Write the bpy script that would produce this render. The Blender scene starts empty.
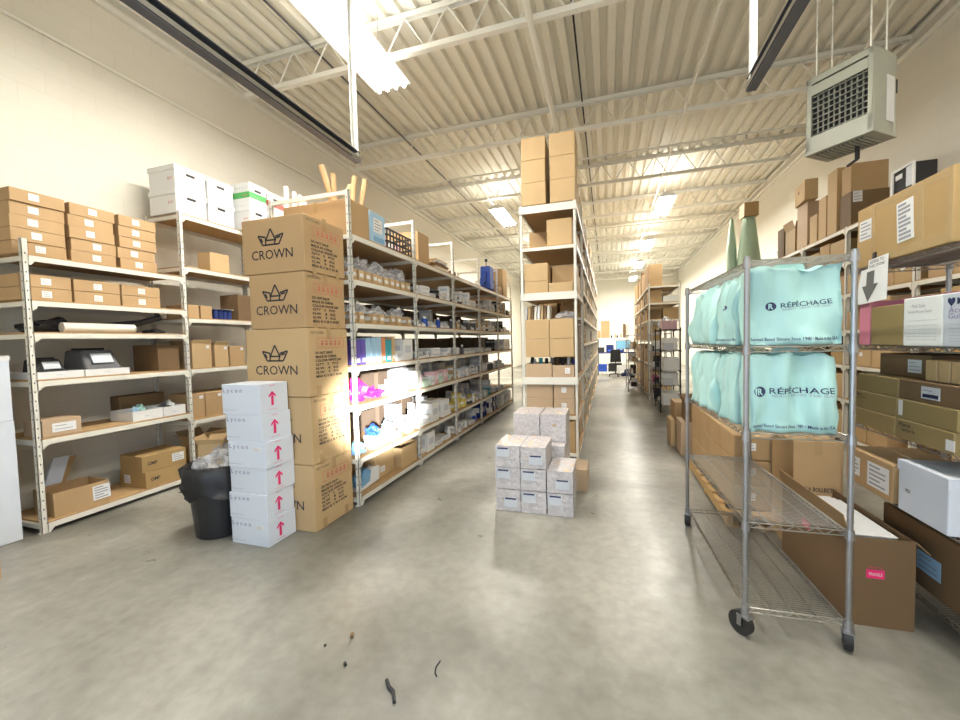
import bpy, bmesh, math, random
from mathutils import Vector, Matrix
random.seed(7)
S = bpy.context.scene
C = S.collection
R = math.radians
# ------------------------------------------------------------------ materials
MATS = {}
def mat(name, col, rough=.6, metal=0, var=.0, scale=8, bump=0, bscale=40, emit=None, estr=0, spec=.5, alpha=1, trans=0, col2=None, stretch=None):
    m = bpy.data.materials.new(name); m.use_nodes = True
    nt = m.node_tree; N = nt.nodes; L = nt.links
    b = N['Principled BSDF']
    b.inputs['Base Color'].default_value = (*col, 1)
    b.inputs['Roughness'].default_value = rough
    b.inputs['Metallic'].default_value = metal
    b.inputs['Specular IOR Level'].default_value = spec
    b.inputs['Alpha'].default_value = alpha
    b.inputs['Transmission Weight'].default_value = trans
    if emit:
        b.inputs['Emission Color'].default_value = (*emit, 1); b.inputs['Emission Strength'].default_value = estr
    if var or bump:
        tc = N.new('ShaderNodeTexCoord'); mp = N.new('ShaderNodeMapping'); L.new(tc.outputs['Object'], mp.inputs['Vector'])
        if stretch: mp.inputs['Scale'].default_value = stretch
    if var:
        n = N.new('ShaderNodeTexNoise'); n.inputs['Scale'].default_value = scale; n.inputs['Detail'].default_value = 4
        L.new(mp.outputs[0], n.inputs['Vector'])
        mx = N.new('ShaderNodeMix'); mx.data_type = 'RGBA'
        c2 = col2 or tuple(max(0, c * (1 - var)) for c in col)
        c1 = col if col2 else tuple(min(1, c * (1 + var * .5)) for c in col)
        mx.inputs[6].default_value = (*c1, 1); mx.inputs[7].default_value = (*c2, 1)
        L.new(n.outputs['Fac'], mx.inputs[0]); L.new(mx.outputs[2], b.inputs['Base Color'])
    if bump:
        n2 = N.new('ShaderNodeTexNoise'); n2.inputs['Scale'].default_value = bscale; n2.inputs['Detail'].default_value = 3
        L.new(mp.outputs[0], n2.inputs['Vector'])
        bp = N.new('ShaderNodeBump'); bp.inputs['Strength'].default_value = bump; bp.inputs['Distance'].default_value = .01
        L.new(n2.outputs['Fac'], bp.inputs['Height']); L.new(bp.outputs[0], b.inputs['Normal'])
    MATS[name] = m
    return m
K = lambda n: MATS[n]
mat('kraft', (.50, .33, .165), .75, var=.14, scale=3, bump=.12, bscale=9)
mat('kraft_light', (.58, .40, .205), .75, var=.12, scale=3, bump=.12, bscale=9)
mat('kraft_pink', (.54, .39, .25), .7, var=.12, scale=3, bump=.1, bscale=9)
mat('kraft_gold', (.47, .31, .13), .6, var=.15, scale=3, bump=.12, bscale=9)
mat('kraft_dark', (.19, .115, .055), .75, var=.16, scale=3, bump=.12, bscale=9)
mat('stock_shade', (.11, .075, .05), .75, var=.2, scale=3)  # carton colour with the shade of the shelf interior painted in
mat('kraft_olive', (.30, .22, .09), .5, var=.2, scale=3, bump=.12, bscale=9)
mat('tape', (.50, .34, .17), .25, var=.1, scale=20)
mat('tape_pale', (.52, .37, .19), .22, var=.1, scale=20)
mat('paper', (.84, .84, .84), .6, var=.05, scale=30)
mat('label_grey', (.62, .65, .70), .5, var=.1, scale=30)
mat('ink', (.03, .03, .035), .6)
mat('ink_dark', (.12, .12, .12), .6)
mat('ink_grey', (.32, .32, .36), .6)
mat('ink_red', (.62, .16, .12), .6)
mat('ink_pink', (.85, .03, .19), .5)
mat('ink_purple', (.30, .26, .42), .6)
mat('ink_green', (.10, .42, .12), .6)
mat('ink_navy', (.02, .03, .10), .5)
mat('whitebox', (.76, .81, .90), .5, var=.04, scale=4, bump=.05, bscale=6)
mat('white', (.85, .85, .83), .5, var=.05, scale=5)
mat('cream', (.80, .77, .68), .5, var=.06, scale=3)
mat('rackwhite', (.82, .79, .70), .4, var=.08, scale=4)
mat('board', (.50, .32, .15), .8, var=.25, scale=25, bump=.15, bscale=120)
mat('black', (.015, .016, .02), .45, var=.1)
mat('blackmatte', (.03, .03, .032), .8)
mat('darkgrey', (.10, .10, .11), .5, var=.2)
mat('grey', (.33, .33, .34), .5, var=.1)
mat('steel', (.55, .55, .56), .25, metal=1)
mat('steel_dull', (.42, .42, .43), .4, metal=1, var=.15, scale=30)
mat('wire', (.50, .49, .47), .28, metal=1)
mat('rubber', (.02, .02, .02), .55)
mat('aqua', (.46, .74, .70), .42, var=.10, scale=3, bump=.35, bscale=5)
mat('aqua2', (.50, .80, .76), .42, var=.10, scale=3, bump=.35, bscale=5)
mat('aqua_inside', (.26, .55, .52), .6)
mat('magenta', (.38, .03, .12), .4, var=.15)
mat('pink', (.78, .25, .36), .45, var=.15, scale=10)
mat('hotpink', (.85, .02, .20), .5, var=.2, scale=6, bump=.4, bscale=8)
mat('palepink', (.80, .52, .55), .5, var=.1)
mat('purple', (.13, .09, .42), .45, var=.2)
mat('lightblue', (.40, .62, .80), .4, var=.1)
mat('skyblue', (.20, .42, .66), .4, var=.1)
mat('orange', (.75, .27, .12), .5, var=.1)
mat('teal', (.04, .36, .42), .45, var=.15)
mat('mint', (.55, .80, .62), .5, var=.1)
mat('palegreen', (.50, .68, .50), .5, var=.15, scale=30, bump=.8, bscale=70)
mat('blue', (.02, .08, .45), .55, var=.2)
mat('navy', (.01, .03, .18), .6, var=.2)
mat('yellow', (.75, .60, .12), .5)
mat('heater', (.42, .43, .36), .4, var=.05)
mat('heater_dark', (.05, .05, .05), .7)
mat('wood', (.62, .40, .18), .8, var=.3, scale=12, stretch=(1, 6, 1), bump=.2, bscale=30)
mat('tube', (1, 1, 1), .5, emit=(1, .97, .90), estr=30)
mat('glassblue', (.25, .55, .75), .2)
mat('shadow_gap', (.02, .015, .01), .9)

def film(name, col, a, rough=.15, lo=.6, hi=1.6):
    m = bpy.data.materials.new(name); m.use_nodes = True
    N = m.node_tree.nodes; L = m.node_tree.links
    b = N['Principled BSDF']; b.inputs['Base Color'].default_value = (*col, 1); b.inputs['Roughness'].default_value = rough
    tr = N.new('ShaderNodeBsdfTransparent'); mx = N.new('ShaderNodeMixShader')
    n = N.new('ShaderNodeTexNoise'); n.inputs['Scale'].default_value = 14; n.inputs['Detail'].default_value = 3
    tc = N.new('ShaderNodeTexCoord'); L.new(tc.outputs['Object'], n.inputs['Vector'])
    cr = N.new('ShaderNodeMapRange'); cr.inputs[1].default_value = .4; cr.inputs[2].default_value = .65
    cr.inputs[3].default_value = a * lo; cr.inputs[4].default_value = min(1, a * hi)
    L.new(n.outputs['Fac'], cr.inputs[0]); L.new(cr.outputs[0], mx.inputs[0])
    bp = N.new('ShaderNodeBump'); bp.inputs['Strength'].default_value = .8; bp.inputs['Distance'].default_value = .01
    L.new(n.outputs['Fac'], bp.inputs['Height']); L.new(bp.outputs[0], b.inputs['Normal'])
    L.new(tr.outputs[0], mx.inputs[1]); L.new(b.outputs[0], mx.inputs[2])
    L.new(mx.outputs[0], N['Material Output'].inputs[0]); MATS[name] = m
film('plastic_film', (.85, .85, .86), .45)
film('clear_sheet', (.6,.6,.6), .07, .08)
MATS['clear_sheet'].node_tree.nodes['Noise Texture'].inputs['Scale'].default_value = .5
film('stretch_film', (.84, .83, .88), .62, .2, .92, 1.1)
MATS['stretch_film'].node_tree.nodes['Noise Texture'].inputs['Scale'].default_value = 45

# concrete floor: mottled, polished
def floor_mat():
    m = bpy.data.materials.new('concrete_floor'); m.use_nodes = True
    N = m.node_tree.nodes; L = m.node_tree.links; b = N['Principled BSDF']
    tc = N.new('ShaderNodeTexCoord')
    def noise(s, d, dist=0, sc=None):
        mp = N.new('ShaderNodeMapping'); L.new(tc.outputs['Object'], mp.inputs['Vector'])
        if sc: mp.inputs['Scale'].default_value = sc
        n = N.new('ShaderNodeTexNoise'); n.inputs['Scale'].default_value = s; n.inputs['Detail'].default_value = d
        n.inputs['Distortion'].default_value = dist; L.new(mp.outputs[0], n.inputs['Vector']); return n
    def ramp(n, pts):
        r = N.new('ShaderNodeValToRGB'); e = r.color_ramp.elements
        e[0].position, e[0].color = pts[0][0], (*pts[0][1], 1); e[1].position, e[1].color = pts[-1][0], (*pts[-1][1], 1)
        for p, c in pts[1:-1]:
            k = e.new(p); k.color = (*c, 1)
        L.new(n.outputs['Fac'], r.inputs[0]); return r
    big = ramp(noise(.55, 6, .5), [(.36, (.17, .165, .14)), (.50, (.31, .30, .262)), (.63, (.50, .485, .43))])
    fine = ramp(noise(14, 9, .2), [(.3, (.80, .79, .78)), (.7, (1, 1, 1))])
    streak = ramp(noise(2.2, 8, .4, (1, .3, 1)), [(.25, (.72, .71, .69)), (.75, (1, 1, 1))])
    m1 = N.new('ShaderNodeMix'); m1.data_type = 'RGBA'; m1.blend_type = 'MULTIPLY'; m1.inputs[0].default_value = 1
    L.new(big.outputs[0], m1.inputs[6]); L.new(fine.outputs[0], m1.inputs[7])
    m2 = N.new('ShaderNodeMix'); m2.data_type = 'RGBA'; m2.blend_type = 'MULTIPLY'; m2.inputs[0].default_value = 1
    L.new(m1.outputs[2], m2.inputs[6]); L.new(streak.outputs[0], m2.inputs[7])
    L.new(m2.outputs[2], b.inputs['Base Color'])
    rr = N.new('ShaderNodeMapRange'); rn = noise(5, 8, .1); L.new(rn.outputs['Fac'], rr.inputs[0])
    rr.inputs[1].default_value = .1; rr.inputs[2].default_value = .9; rr.inputs[3].default_value = .22; rr.inputs[4].default_value = .46
    L.new(rr.outputs[0], b.inputs['Roughness'])
    bn = noise(60, 4); bp = N.new('ShaderNodeBump'); bp.inputs['Strength'].default_value = .12; bp.inputs['Distance'].default_value = .004
    L.new(bn.outputs['Fac'], bp.inputs['Height']); L.new(bp.outputs[0], b.inputs['Normal'])
    MATS['floor'] = m
floor_mat()
def wall_mat(name, col):
    m = bpy.data.materials.new(name); m.use_nodes = True
    N = m.node_tree.nodes; L = m.node_tree.links; b = N['Principled BSDF']
    b.inputs['Roughness'].default_value = .7
    tc = N.new('ShaderNodeTexCoord'); sp = N.new('ShaderNodeSeparateXYZ'); L.new(tc.outputs['Object'], sp.inputs[0])
    ad = N.new('ShaderNodeMath'); ad.operation = 'ADD'; L.new(sp.outputs[0], ad.inputs[0]); L.new(sp.outputs[1], ad.inputs[1])
    cb = N.new('ShaderNodeCombineXYZ'); L.new(ad.outputs[0], cb.inputs[0]); L.new(sp.outputs[2], cb.inputs[1])
    br = N.new('ShaderNodeTexBrick'); br.inputs['Scale'].default_value = 1; br.inputs['Brick Width'].default_value = .4
    br.inputs['Row Height'].default_value = .2; br.inputs['Mortar Size'].default_value = .006; br.inputs['Mortar Smooth'].default_value = .6
    br.inputs['Color1'].default_value = (*col, 1); br.inputs['Color2'].default_value = (*[c * .985 for c in col], 1)
    br.inputs['Mortar'].default_value = (*[c * .95 for c in col], 1)
    L.new(cb.outputs[0], br.inputs['Vector']); L.new(br.outputs['Color'], b.inputs['Base Color'])
    bp = N.new('ShaderNodeBump'); bp.invert = True; bp.inputs['Strength'].default_value = .25; bp.inputs['Distance'].default_value = .004
    L.new(br.outputs['Fac'], bp.inputs['Height']); L.new(bp.outputs[0], b.inputs['Normal'])
    MATS[name] = m
wall_mat('wallpaint', (.80, .76, .66))
mat('deckpaint', (.84, .81, .70), .55, var=.08, scale=2)
mat('joistpaint', (.90, .88, .80), .5)

# ------------------------------------------------------------------ mesh helpers
class MB:
    def __init__(s): s.v = []; s.f = []; s.m = []
    def quad(s, a, b, c, d, m=0):
        n = len(s.v); s.v += [tuple(a), tuple(b), tuple(c), tuple(d)]; s.f.append((n, n+1, n+2, n+3)); s.m.append(m)
    def poly(s, pts, m=0):
        n = len(s.v); s.v += [tuple(p) for p in pts]; s.f.append(tuple(range(n, n+len(pts)))); s.m.append(m)
    def hexa(s, p, m=0):      # p: 4 bottom (ccw) + 4 top
        n = len(s.v); s.v += [tuple(q) for q in p]
        for f in ((3,2,1,0),(4,5,6,7),(0,1,5,4),(1,2,6,5),(2,3,7,6),(3,0,4,7)): s.f.append(tuple(n+i for i in f)); s.m.append(m)
    def box(s, x0, x1, y0, y1, z0, z1, m=0):
        s.hexa([(x0,y0,z0),(x1,y0,z0),(x1,y1,z0),(x0,y1,z0),(x0,y0,z1),(x1,y0,z1),(x1,y1,z1),(x0,y1,z1)], m)
    def rod(s, a, b, r, n=6, m=0, r2=None):
        a = Vector(a); b = Vector(b); d = (b-a)
        if d.length < 1e-6: return
        d.normalize(); u = d.cross(Vector((0,0,1)) if abs(d.z) < .9 else Vector((1,0,0))).normalized(); w = d.cross(u)
        r2 = r if r2 is None else r2; k = len(s.v)
        for i in range(n):
            t = 2*math.pi*i/n + math.pi/n; e = u*math.cos(t) + w*math.sin(t)
            s.v.append(tuple(a+e*r)); s.v.append(tuple(b+e*r2))
        for i in range(n):
            j = (i+1) % n; s.f.append((k+2*i, k+2*j, k+2*j+1, k+2*i+1)); s.m.append(m)
        s.f.append(tuple(k+2*i for i in reversed(range(n)))); s.m.append(m)
        s.f.append(tuple(k+2*i+1 for i in range(n))); s.m.append(m)
    def bar(s, a, b, w, h, m=0):   # rectangular bar between two points
        a = Vector(a); b = Vector(b); d = (b-a).normalized()
        u = d.cross(Vector((0,0,1)) if abs(d.z) < .95 else Vector((0,1,0))).normalized()*w/2; t = u.cross(d).normalized()*h/2
        s.hexa([a-u-t, a+u-t, b+u-t, b-u-t, a-u+t, a+u+t, b+u+t, b-u+t], m)
    def lathe(s, prof, n=20, m=0, c=(0,0)):
        k = len(s.v)
        for r, z in prof:
            for i in range(n):
                t = 2*math.pi*i/n; s.v.append((c[0]+r*math.cos(t), c[1]+r*math.sin(t), z))
        for a in range(len(prof)-1):
            for i in range(n):
                j = (i+1) % n; s.f.append((k+a*n+i, k+a*n+j, k+(a+1)*n+j, k+(a+1)*n+i)); s.m.append(m)
        if prof[0][0] > 1e-5: s.f.append(tuple(k+i for i in reversed(range(n)))); s.m.append(m)
        if prof[-1][0] > 1e-5: s.f.append(tuple(k+(len(prof)-1)*n+i for i in range(n))); s.m.append(m)
    def mesh(s, name, mats, smooth=False, bevel=0):
        me = bpy.data.meshes.new(name); me.from_pydata(s.v, [], s.f)
        for q in (mats if isinstance(mats, (list, tuple)) else [mats]): me.materials.append(K(q) if isinstance(q, str) else q)
        me.polygons.foreach_set('material_index', s.m)
        if smooth: me.polygons.foreach_set('use_smooth', [True]*len(s.f))
        bm = bmesh.new(); bm.from_mesh(me)
        if smooth or bevel: bmesh.ops.remove_doubles(bm, verts=bm.verts, dist=1e-5)
        bmesh.ops.recalc_face_normals(bm, faces=bm.faces)
        if bevel: bmesh.ops.bevel(bm, geom=list(bm.edges), offset=bevel, segments=2, affect='EDGES', profile=.5)
        bm.to_mesh(me); bm.free()
        me.update(); return me
def link(name, me, parent=None, loc=(0,0,0), rot=(0,0,0), label=None, cat=None, group=None, kind=None):
    o = bpy.data.objects.new(name, me); C.objects.link(o); o.location = loc; o.rotation_euler = rot
    if parent: o.parent = parent
    tag(o, label, cat, group, kind); return o
def tag(o, label=None, cat=None, group=None, kind=None):
    if label: o['label'] = label
    if cat: o['category'] = cat
    if group: o['group'] = group
    if kind: o['kind'] = kind
    return o
def empty(name, label, cat, loc=(0,0,0), rz=0, group=None, kind=None):
    return link(name, None, None, loc, (0,0,rz), label, cat, group, kind)
def part(mb, name, mats, parent, label=None, **k): return link(name, mb.mesh(name, mats, **k), parent, label=label)

_T = {}
def text_mesh(txt, m, bold=0):
    key = (txt, m, bold)
    if key in _T: return _T[key]
    cu = bpy.data.curves.new('lettering', 'FONT'); cu.body = txt; cu.size = 1; cu.align_x = 'LEFT'; cu.resolution_u = 2; cu.offset = bold
    ob = bpy.data.objects.new('lettering', cu); me = bpy.data.meshes.new_from_object(ob)
    bpy.data.objects.remove(ob)
    if not len(me.vertices): me.from_pydata([(0,0,0),(1,0,0),(1,1,0)], [], [(0,1,2)])
    xs = [v.co.x for v in me.vertices]; ys = [v.co.y for v in me.vertices]
    x0, x1, y0, y1 = min(xs), max(xs), min(ys), max(ys)
    for v in me.vertices: v.co.x = (v.co.x-x0)/(x1-x0)-.5; v.co.y = (v.co.y-y0)/(y1-y0)-.5; v.co.z = 0
    me.materials.clear(); me.materials.append(K(m)); _T[key] = me; return me

FACES = {'-y': (Vector((1,0,0)), Vector((0,0,1)), Vector((0,-1,0))), '+y': (Vector((-1,0,0)), Vector((0,0,1)), Vector((0,1,0))),
         '-x': (Vector((0,-1,0)), Vector((0,0,1)), Vector((-1,0,0))), '+x': (Vector((0,1,0)), Vector((0,0,1)), Vector((1,0,0))),
         '+z': (Vector((1,0,0)), Vector((0,1,0)), Vector((0,0,1)))}
def face_frame(dims, face):
    sx, sy, sz = dims; r, u, n = FACES[face]
    c = Vector((0,0,sz/2)) + Vector((n.x*sx/2, n.y*sy/2, n.z*sz/2))
    W = {'x': sx, 'y': sy, 'z': sz}
    w = abs(r.x)*sx + abs(r.y)*sy; h = sz if face != '+z' else sy
    return c, r, u, n, w, h
def decal_mat(dims, face, u, v, off=.0012, tilt=0):
    c, r, up, n, w, h = face_frame(dims, face)
    p = c + r*(u-.5)*w + up*(v-.5)*h + n*off
    M = Matrix((( r.x, up.x, n.x, p.x), (r.y, up.y, n.y, p.y), (r.z, up.z, n.z, p.z), (0,0,0,1)))
    return M @ Matrix.Rotation(tilt, 4, 'Z')
def put(name, me, parent, M, label=None):
    o = bpy.data.objects.new(name, me); C.objects.link(o); o.parent = parent; o.matrix_local = M; tag(o, label); return o
def sticker(parent, dims, face, u, v, w, h, m='paper', name='paper_label', label=None, tilt=0, lines=0, th=.0012):
    b = MB(); b.box(-w/2, w/2, -h/2, h/2, -.0008, th, 0)
    ms = [m]
    if lines:
        ms.append('ink_grey')
        for i in range(lines):
            y = h/2 - h*(i+.8)/(lines+.6); l = w*(.75 if i % 3 else .5)
            b.box(-w*.4, -w*.4+l, y-h*.03-.0006, y+h*.03, th, th+.0004, 1)
    return put(name, b.mesh(name, ms), parent, decal_mat(dims, face, u, v, 0, tilt), label)
def write(parent, dims, face, u, v, w, h, txt, m='ink', name='lettering', label=None, bold=0, tilt=0, off=.002):
    return put(name, text_mesh(txt, m, bold), parent, decal_mat(dims, face, u, v, off, tilt) @ Matrix.Diagonal((w, h, 1, 1)), label)

_B = {}
def box_mesh(name, sx, sy, sz, mats, bevel=.004):
    key = (name, round(sx,3), round(sy,3), round(sz,3), str(mats), bevel)
    if key not in _B:
        b = MB(); b.box(-sx/2, sx/2, -sy/2, sy/2, 0, sz); _B[key] = b.mesh(name, mats, bevel=min(bevel, sx*.2, sy*.2, sz*.2))
    return _B[key]
def open_box_mesh(name, sx, sy, sz, m, th=.005, flaps=0, fl=.12, inner='shadow_gap'):
    b = MB(); a, c = sx/2, sy/2
    b.box(-a, a, -c, c, 0, th); b.box(-a, -a+th, -c, c, th, sz); b.box(a-th, a, -c, c, th, sz)
    b.box(-a+th, a-th, -c, -c+th, th, sz); b.box(-a+th, a-th, c-th, c, th, sz)
    if flaps:
        for s_, ang in ((-1, flaps), (1, flaps)):
            dx = math.sin(ang)*fl*s_; dz = math.cos(ang)*fl
            x = s_*a
            b.hexa([(x-th*.5,-c,sz),(x+th*.5,-c,sz),(x+th*.5,c,sz),(x-th*.5,c,sz),(x-th*.5+dx,-c,sz+dz),(x+th*.5+dx,-c,sz+dz),(x+th*.5+dx,c,sz+dz),(x-th*.5+dx,c,sz+dz)])
            y = s_*c; dy = math.sin(ang*1.1)*fl*s_; dz2 = math.cos(ang*1.1)*fl*.8
            b.hexa([(-a,y-th*.5,sz),(a,y-th*.5,sz),(a,y+th*.5,sz),(-a,y+th*.5,sz),(-a,y-th*.5+dy,sz+dz2),(a,y-th*.5+dy,sz+dz2),(a,y+th*.5+dy,sz+dz2),(-a,y+th*.5+dy,sz+dz2)])
    return b.mesh(name, m)
def carton(label, x0, x1, y0, y1, z0, z1, m='kraft', name='carton', cat='box', group=None, rot=0, tape='y', opened=False, flaps=.9, bevel=.005, flen=.14):
    sx, sy, sz = x1-x0, y1-y0, z1-z0
    me = open_box_mesh(name, sx, sy, sz, m, flaps=flaps, fl=min(flen, sx*.4, sy*.4)) if opened else box_mesh(name, sx, sy, sz, m, bevel)
    o = link(name, me, None, ((x0+x1)/2, (y0+y1)/2, z0+.001), (0,0,rot), label, cat, group)
    d = (sx, sy, sz); o['_d'] = 0; del o['_d']
    if tape and not opened:
        w = .045; b = MB(); t = .0012; dr = min(sz*.35, .09)
        if tape == 'y':
            b.box(-w/2, w/2, -sy/2-t, sy/2+t, sz-.0005, sz+t); b.box(-w/2, w/2, -sy/2-t, -sy/2+.0005, sz-dr, sz); b.box(-w/2, w/2, sy/2-.0005, sy/2+t, sz-dr, sz)
        else:
            b.box(-sx/2-t, sx/2+t, -w/2, w/2, sz-.0005, sz+t); b.box(-sx/2-t, -sx/2+.0005, -w/2, w/2, sz-dr, sz); b.box(sx/2-.0005, sx/2+t, -w/2, w/2, sz-dr, sz)
        link('packing_tape', b.mesh('packing_tape', 'tape'), o)
    return o, d
def blob(name, sx, sy, sz, m, seed=0, spike=.35, sub=3):
    """crumpled film / cloth heap resting on z=0"""
    rnd = random.Random(seed); bm = bmesh.new(); bmesh.ops.create_icosphere(bm, subdivisions=sub, radius=1)
    from mathutils import noise as nz
    off = Vector((rnd.random()*50, rnd.random()*50, rnd.random()*50))
    for v in bm.verts:
        n = nz.noise(v.co*1.6+off) + .7*nz.noise(v.co*4+off) + .5*nz.noise(v.co*9+off)
        v.co *= 1 + spike*n*1.6
        v.co.z = max(v.co.z, -.55)
    z0 = min(v.co.z for v in bm.verts); z1 = max(v.co.z for v in bm.verts)
    xa = max(abs(v.co.x) for v in bm.verts); ya = max(abs(v.co.y) for v in bm.verts)
    for v in bm.verts: v.co = Vector((v.co.x/xa*sx/2, v.co.y/ya*sy/2, (v.co.z-z0)/(z1-z0)*sz))
    me = bpy.data.meshes.new(name); bm.to_mesh(me); bm.free(); me.materials.append(K(m)); return me
ORD = ['first','second','third','fourth','fifth','sixth','seventh','eighth','ninth','tenth','eleventh','twelfth','thirteenth','fourteenth','fifteenth','sixteenth','seventeenth','eighteenth','nineteenth','twentieth']

# ------------------------------------------------------------------ camera
def cam():
    f, yaw, pitch, roll = 400.7, -.3084231, -.04512539, -.02414435
    cy, sy, cp, sp = math.cos(yaw), math.sin(yaw), math.cos(pitch), math.sin(pitch)
    F = Vector((sy*cp, cy*cp, sp)); r = Vector((cy, -sy, 0)); u = r.cross(F)
    cr, sr = math.cos(roll), math.sin(roll); r2 = r*cr + u*sr; u2 = -r*sr + u*cr
    M = Matrix(((r2.x,u2.x,-F.x,0),(r2.y,u2.y,-F.y,0),(r2.z,u2.z,-F.z,1.5),(0,0,0,1)))
    c = bpy.data.cameras.new('camera'); c.sensor_width = 36; c.lens = f/960*36; c.clip_start = .05; c.clip_end = 200
    o = bpy.data.objects.new('camera', c); C.objects.link(o); o.matrix_world = M; S.camera = o
cam()
XL, XR, YB, YF, ZC = -5.15, 3.9, -.55, 25.5, 5.36
# ------------------------------------------------------------------ the room
def st(name, mb, m, **k):
    o = link(name, mb.mesh(name, m, **k)); o['kind'] = 'structure'; return o
DX0, DX1, DZ = -2.16, .95, 3.05       # dock door opening behind the camera
b = MB(); b.box(XL-.2, XR+.2, YB-8, YF+.2, -.1, 0); st('floor', b, 'floor')
b = MB(); b.box(XL-.2, XL, YB, YF, 0, ZC+.1)
st('wall_left', b, 'wallpaint')
b = MB(); b.box(XR, XR+.2, YB, YF, 0, ZC+.1); st('wall_right', b, 'wallpaint')
b = MB(); b.box(XL-.2, XR+.2, YF, YF+.2, 0, ZC+.1); st('wall_back', b, 'wallpaint')
b = MB(); b.box(XL-.2, DX0, YB-.2, YB, 0, ZC+.1); b.box(DX1, XR+.2, YB-.2, YB, 0, ZC+.1); b.box(DX0, DX1, YB-.2, YB, DZ, ZC+.1)
st('wall_front', b, 'wallpaint')
# corrugated steel deck, flutes running down the room
b = MB(); x = XL; p = .2; prof = []
while x < XR:
    prof += [(x, ZC), (x+.085, ZC), (x+.105, ZC+.055), (x+.18, ZC+.055)]; x += p
prof.append((XR, ZC))
for (xa, za), (xb, zb) in zip(prof, prof[1:]):
    b.quad((xa,YB,za),(xb,YB,zb),(xb,YF,zb),(xa,YF,za))
b.box(XL-.2, XR+.2, YB-.2, YF+.2, ZC+.1, ZC+.16)
me = b.mesh('ceiling', 'deckpaint'); o = link('ceiling', me); o['kind'] = 'structure'
# ledges along the tops of the side walls
for i, (xa, xb, za, zb) in enumerate(((XL, XL+.05, 5.18, 5.24), (XL, XL+.10, 5.30, 5.36), (XR-.05, XR, 5.18, 5.24), (XR-.10, XR, 5.30, 5.36), (XL, XL+.02, 4.55, 4.58))):
    b = MB(); b.box(xa, xb, YB, YF, za, zb); st('trim_%d' % (i+1), b, 'joistpaint')
# bar joists
def joist():
    b = MB(); a, c = XL+.05, XR-.05
    for s in (-1, 1):
        b.box(a, c, s*.035-.004+.0, s*.035+.004, 5.29, 5.35); b.box(a, c, min(s*.035, 0)-.0, max(s*.035, 0), 5.342, 5.35)
        b.box(a+.45, c-.45, s*.032-.004, s*.032+.004, 4.88, 4.94); b.box(a+.45, c-.45, min(s*.032, 0), max(s*.032, 0), 4.88, 4.888)
    n = 15; L = (c-a-.9)/n
    for i in range(n):
        xa = a+.45+i*L
        b.rod((xa, 0, 4.91), (xa+L/2, 0, 5.32), .010, 6); b.rod((xa+L/2, 0, 5.32), (xa+L, 0, 4.91), .010, 6)
    b.rod((a+.02, 0, 5.32), (a+.45, 0, 4.91), .010, 6); b.rod((c-.02, 0, 5.32), (c-.45, 0, 4.91), .010, 6)
    return b.mesh('ceiling_joist', 'joistpaint')
jm = joist()
JY = [1.93 + 2.48*i for i in range(10)]
for y in JY:
    o = link('ceiling_joist', jm, None, (0, y, 0)); o['kind'] = 'structure'
# outside apron and a pale building front beyond the dock door are only sky and paving
# ------------------------------------------------------------------ lights
def area(name, loc, rot, sx, sy, power, col, spread=None):
    l = bpy.data.lights.new(name, 'AREA'); l.shape = 'RECTANGLE'; l.size = sx; l.size_y = sy; l.energy = power; l.color = col
    o = bpy.data.objects.new(name, l); C.objects.link(o); o.location = loc; o.rotation_euler = rot; return o
LIGHTS = [(-2.45, 3.25, 2.44, 'nearest and largest, above the crown cartons'), (-2.45, 9.9, 1.4, 'second of the row over the left aisle'), (-2.45, 15.0, 1.4, 'third of the row over the left aisle'), (-2.45, 20.0, 1.4, 'last of the row over the left aisle'),
          (1.3, 1.4, 2.44, 'overhead near the dock door'), (1.3, 10.5, 1.4, 'first seen over the right aisle'), (1.3, 14.6, 1.4, 'second over the right aisle'), (1.3, 18.4, 1.4, 'third over the right aisle'), (1.3, 22.4, 1.4, 'last over the right aisle')]
for x, y, ll, w in LIGHTS:
    t = empty('fluorescent_light', 'white fluorescent strip light, ' + w, 'ceiling light', (x, y, 4.62))
    e = ll/2; q = .24 if ll > 2 else .19; b = MB(); b.hexa([(-q,-e,-.02),(q,-e,-.02),(q,e,-.02),(-q,e,-.02),(-.09,-e,.07),(.09,-e,.07),(.09,e,.07),(-.09,e,.07)])
    part(b, 'reflector', 'white', t)
    for s_ in (-.7*q, -.24*q, .24*q, .7*q):
        b = MB(); b.rod((s_, -e+.02, -.045), (s_, e-.02, -.045), .018, 8); part(b, 'light_tube', 'tube', t)
    for yy in (-e*.75, e*.75): b = MB(); b.rod((0,yy,.07),(0,yy,.73),.004); part(b, 'hanging_wire', 'steel_dull', t)
    area('strip_lamp', (x, y, 4.54), (0,0,0), .36, ll, (150 if x < 0 else 85) if ll > 2 else (135 if y < 13 else 260), (1, .96, .87))
    area('strip_uplight', (x, y, 4.72), (math.pi,0,0), .3, ll*.9, 24 if ll > 2 else 19, (1, .97, .90))
area('daylight', ((DX0+DX1)/2, YB-.35, 1.6), (R(90),0,0), 3.0, 2.9, 60, (.66, .82, 1.0))
# glint of sun thrown through the dock door by something bright outside
l = bpy.data.lights.new('sun_glint', 'SPOT'); l.energy = 52000; l.color = (1, 1, .98); l.spot_size = R(5.5); l.spot_blend = .35; l.shadow_soft_size = .12
o = bpy.data.objects.new('sun_glint', l); C.objects.link(o); o.location = (3.2, -5.0, 2.2)
o.rotation_euler = (Vector((-2.2, 3.58, .86)) - o.location).to_track_quat('-Z', 'Y').to_euler()
w = bpy.data.worlds.new('world'); S.world = w; w.use_nodes = True
bg = w.node_tree.nodes['Background']; bg.inputs[0].default_value = (.65, .80, 1, 1); bg.inputs[1].default_value = .8

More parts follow.
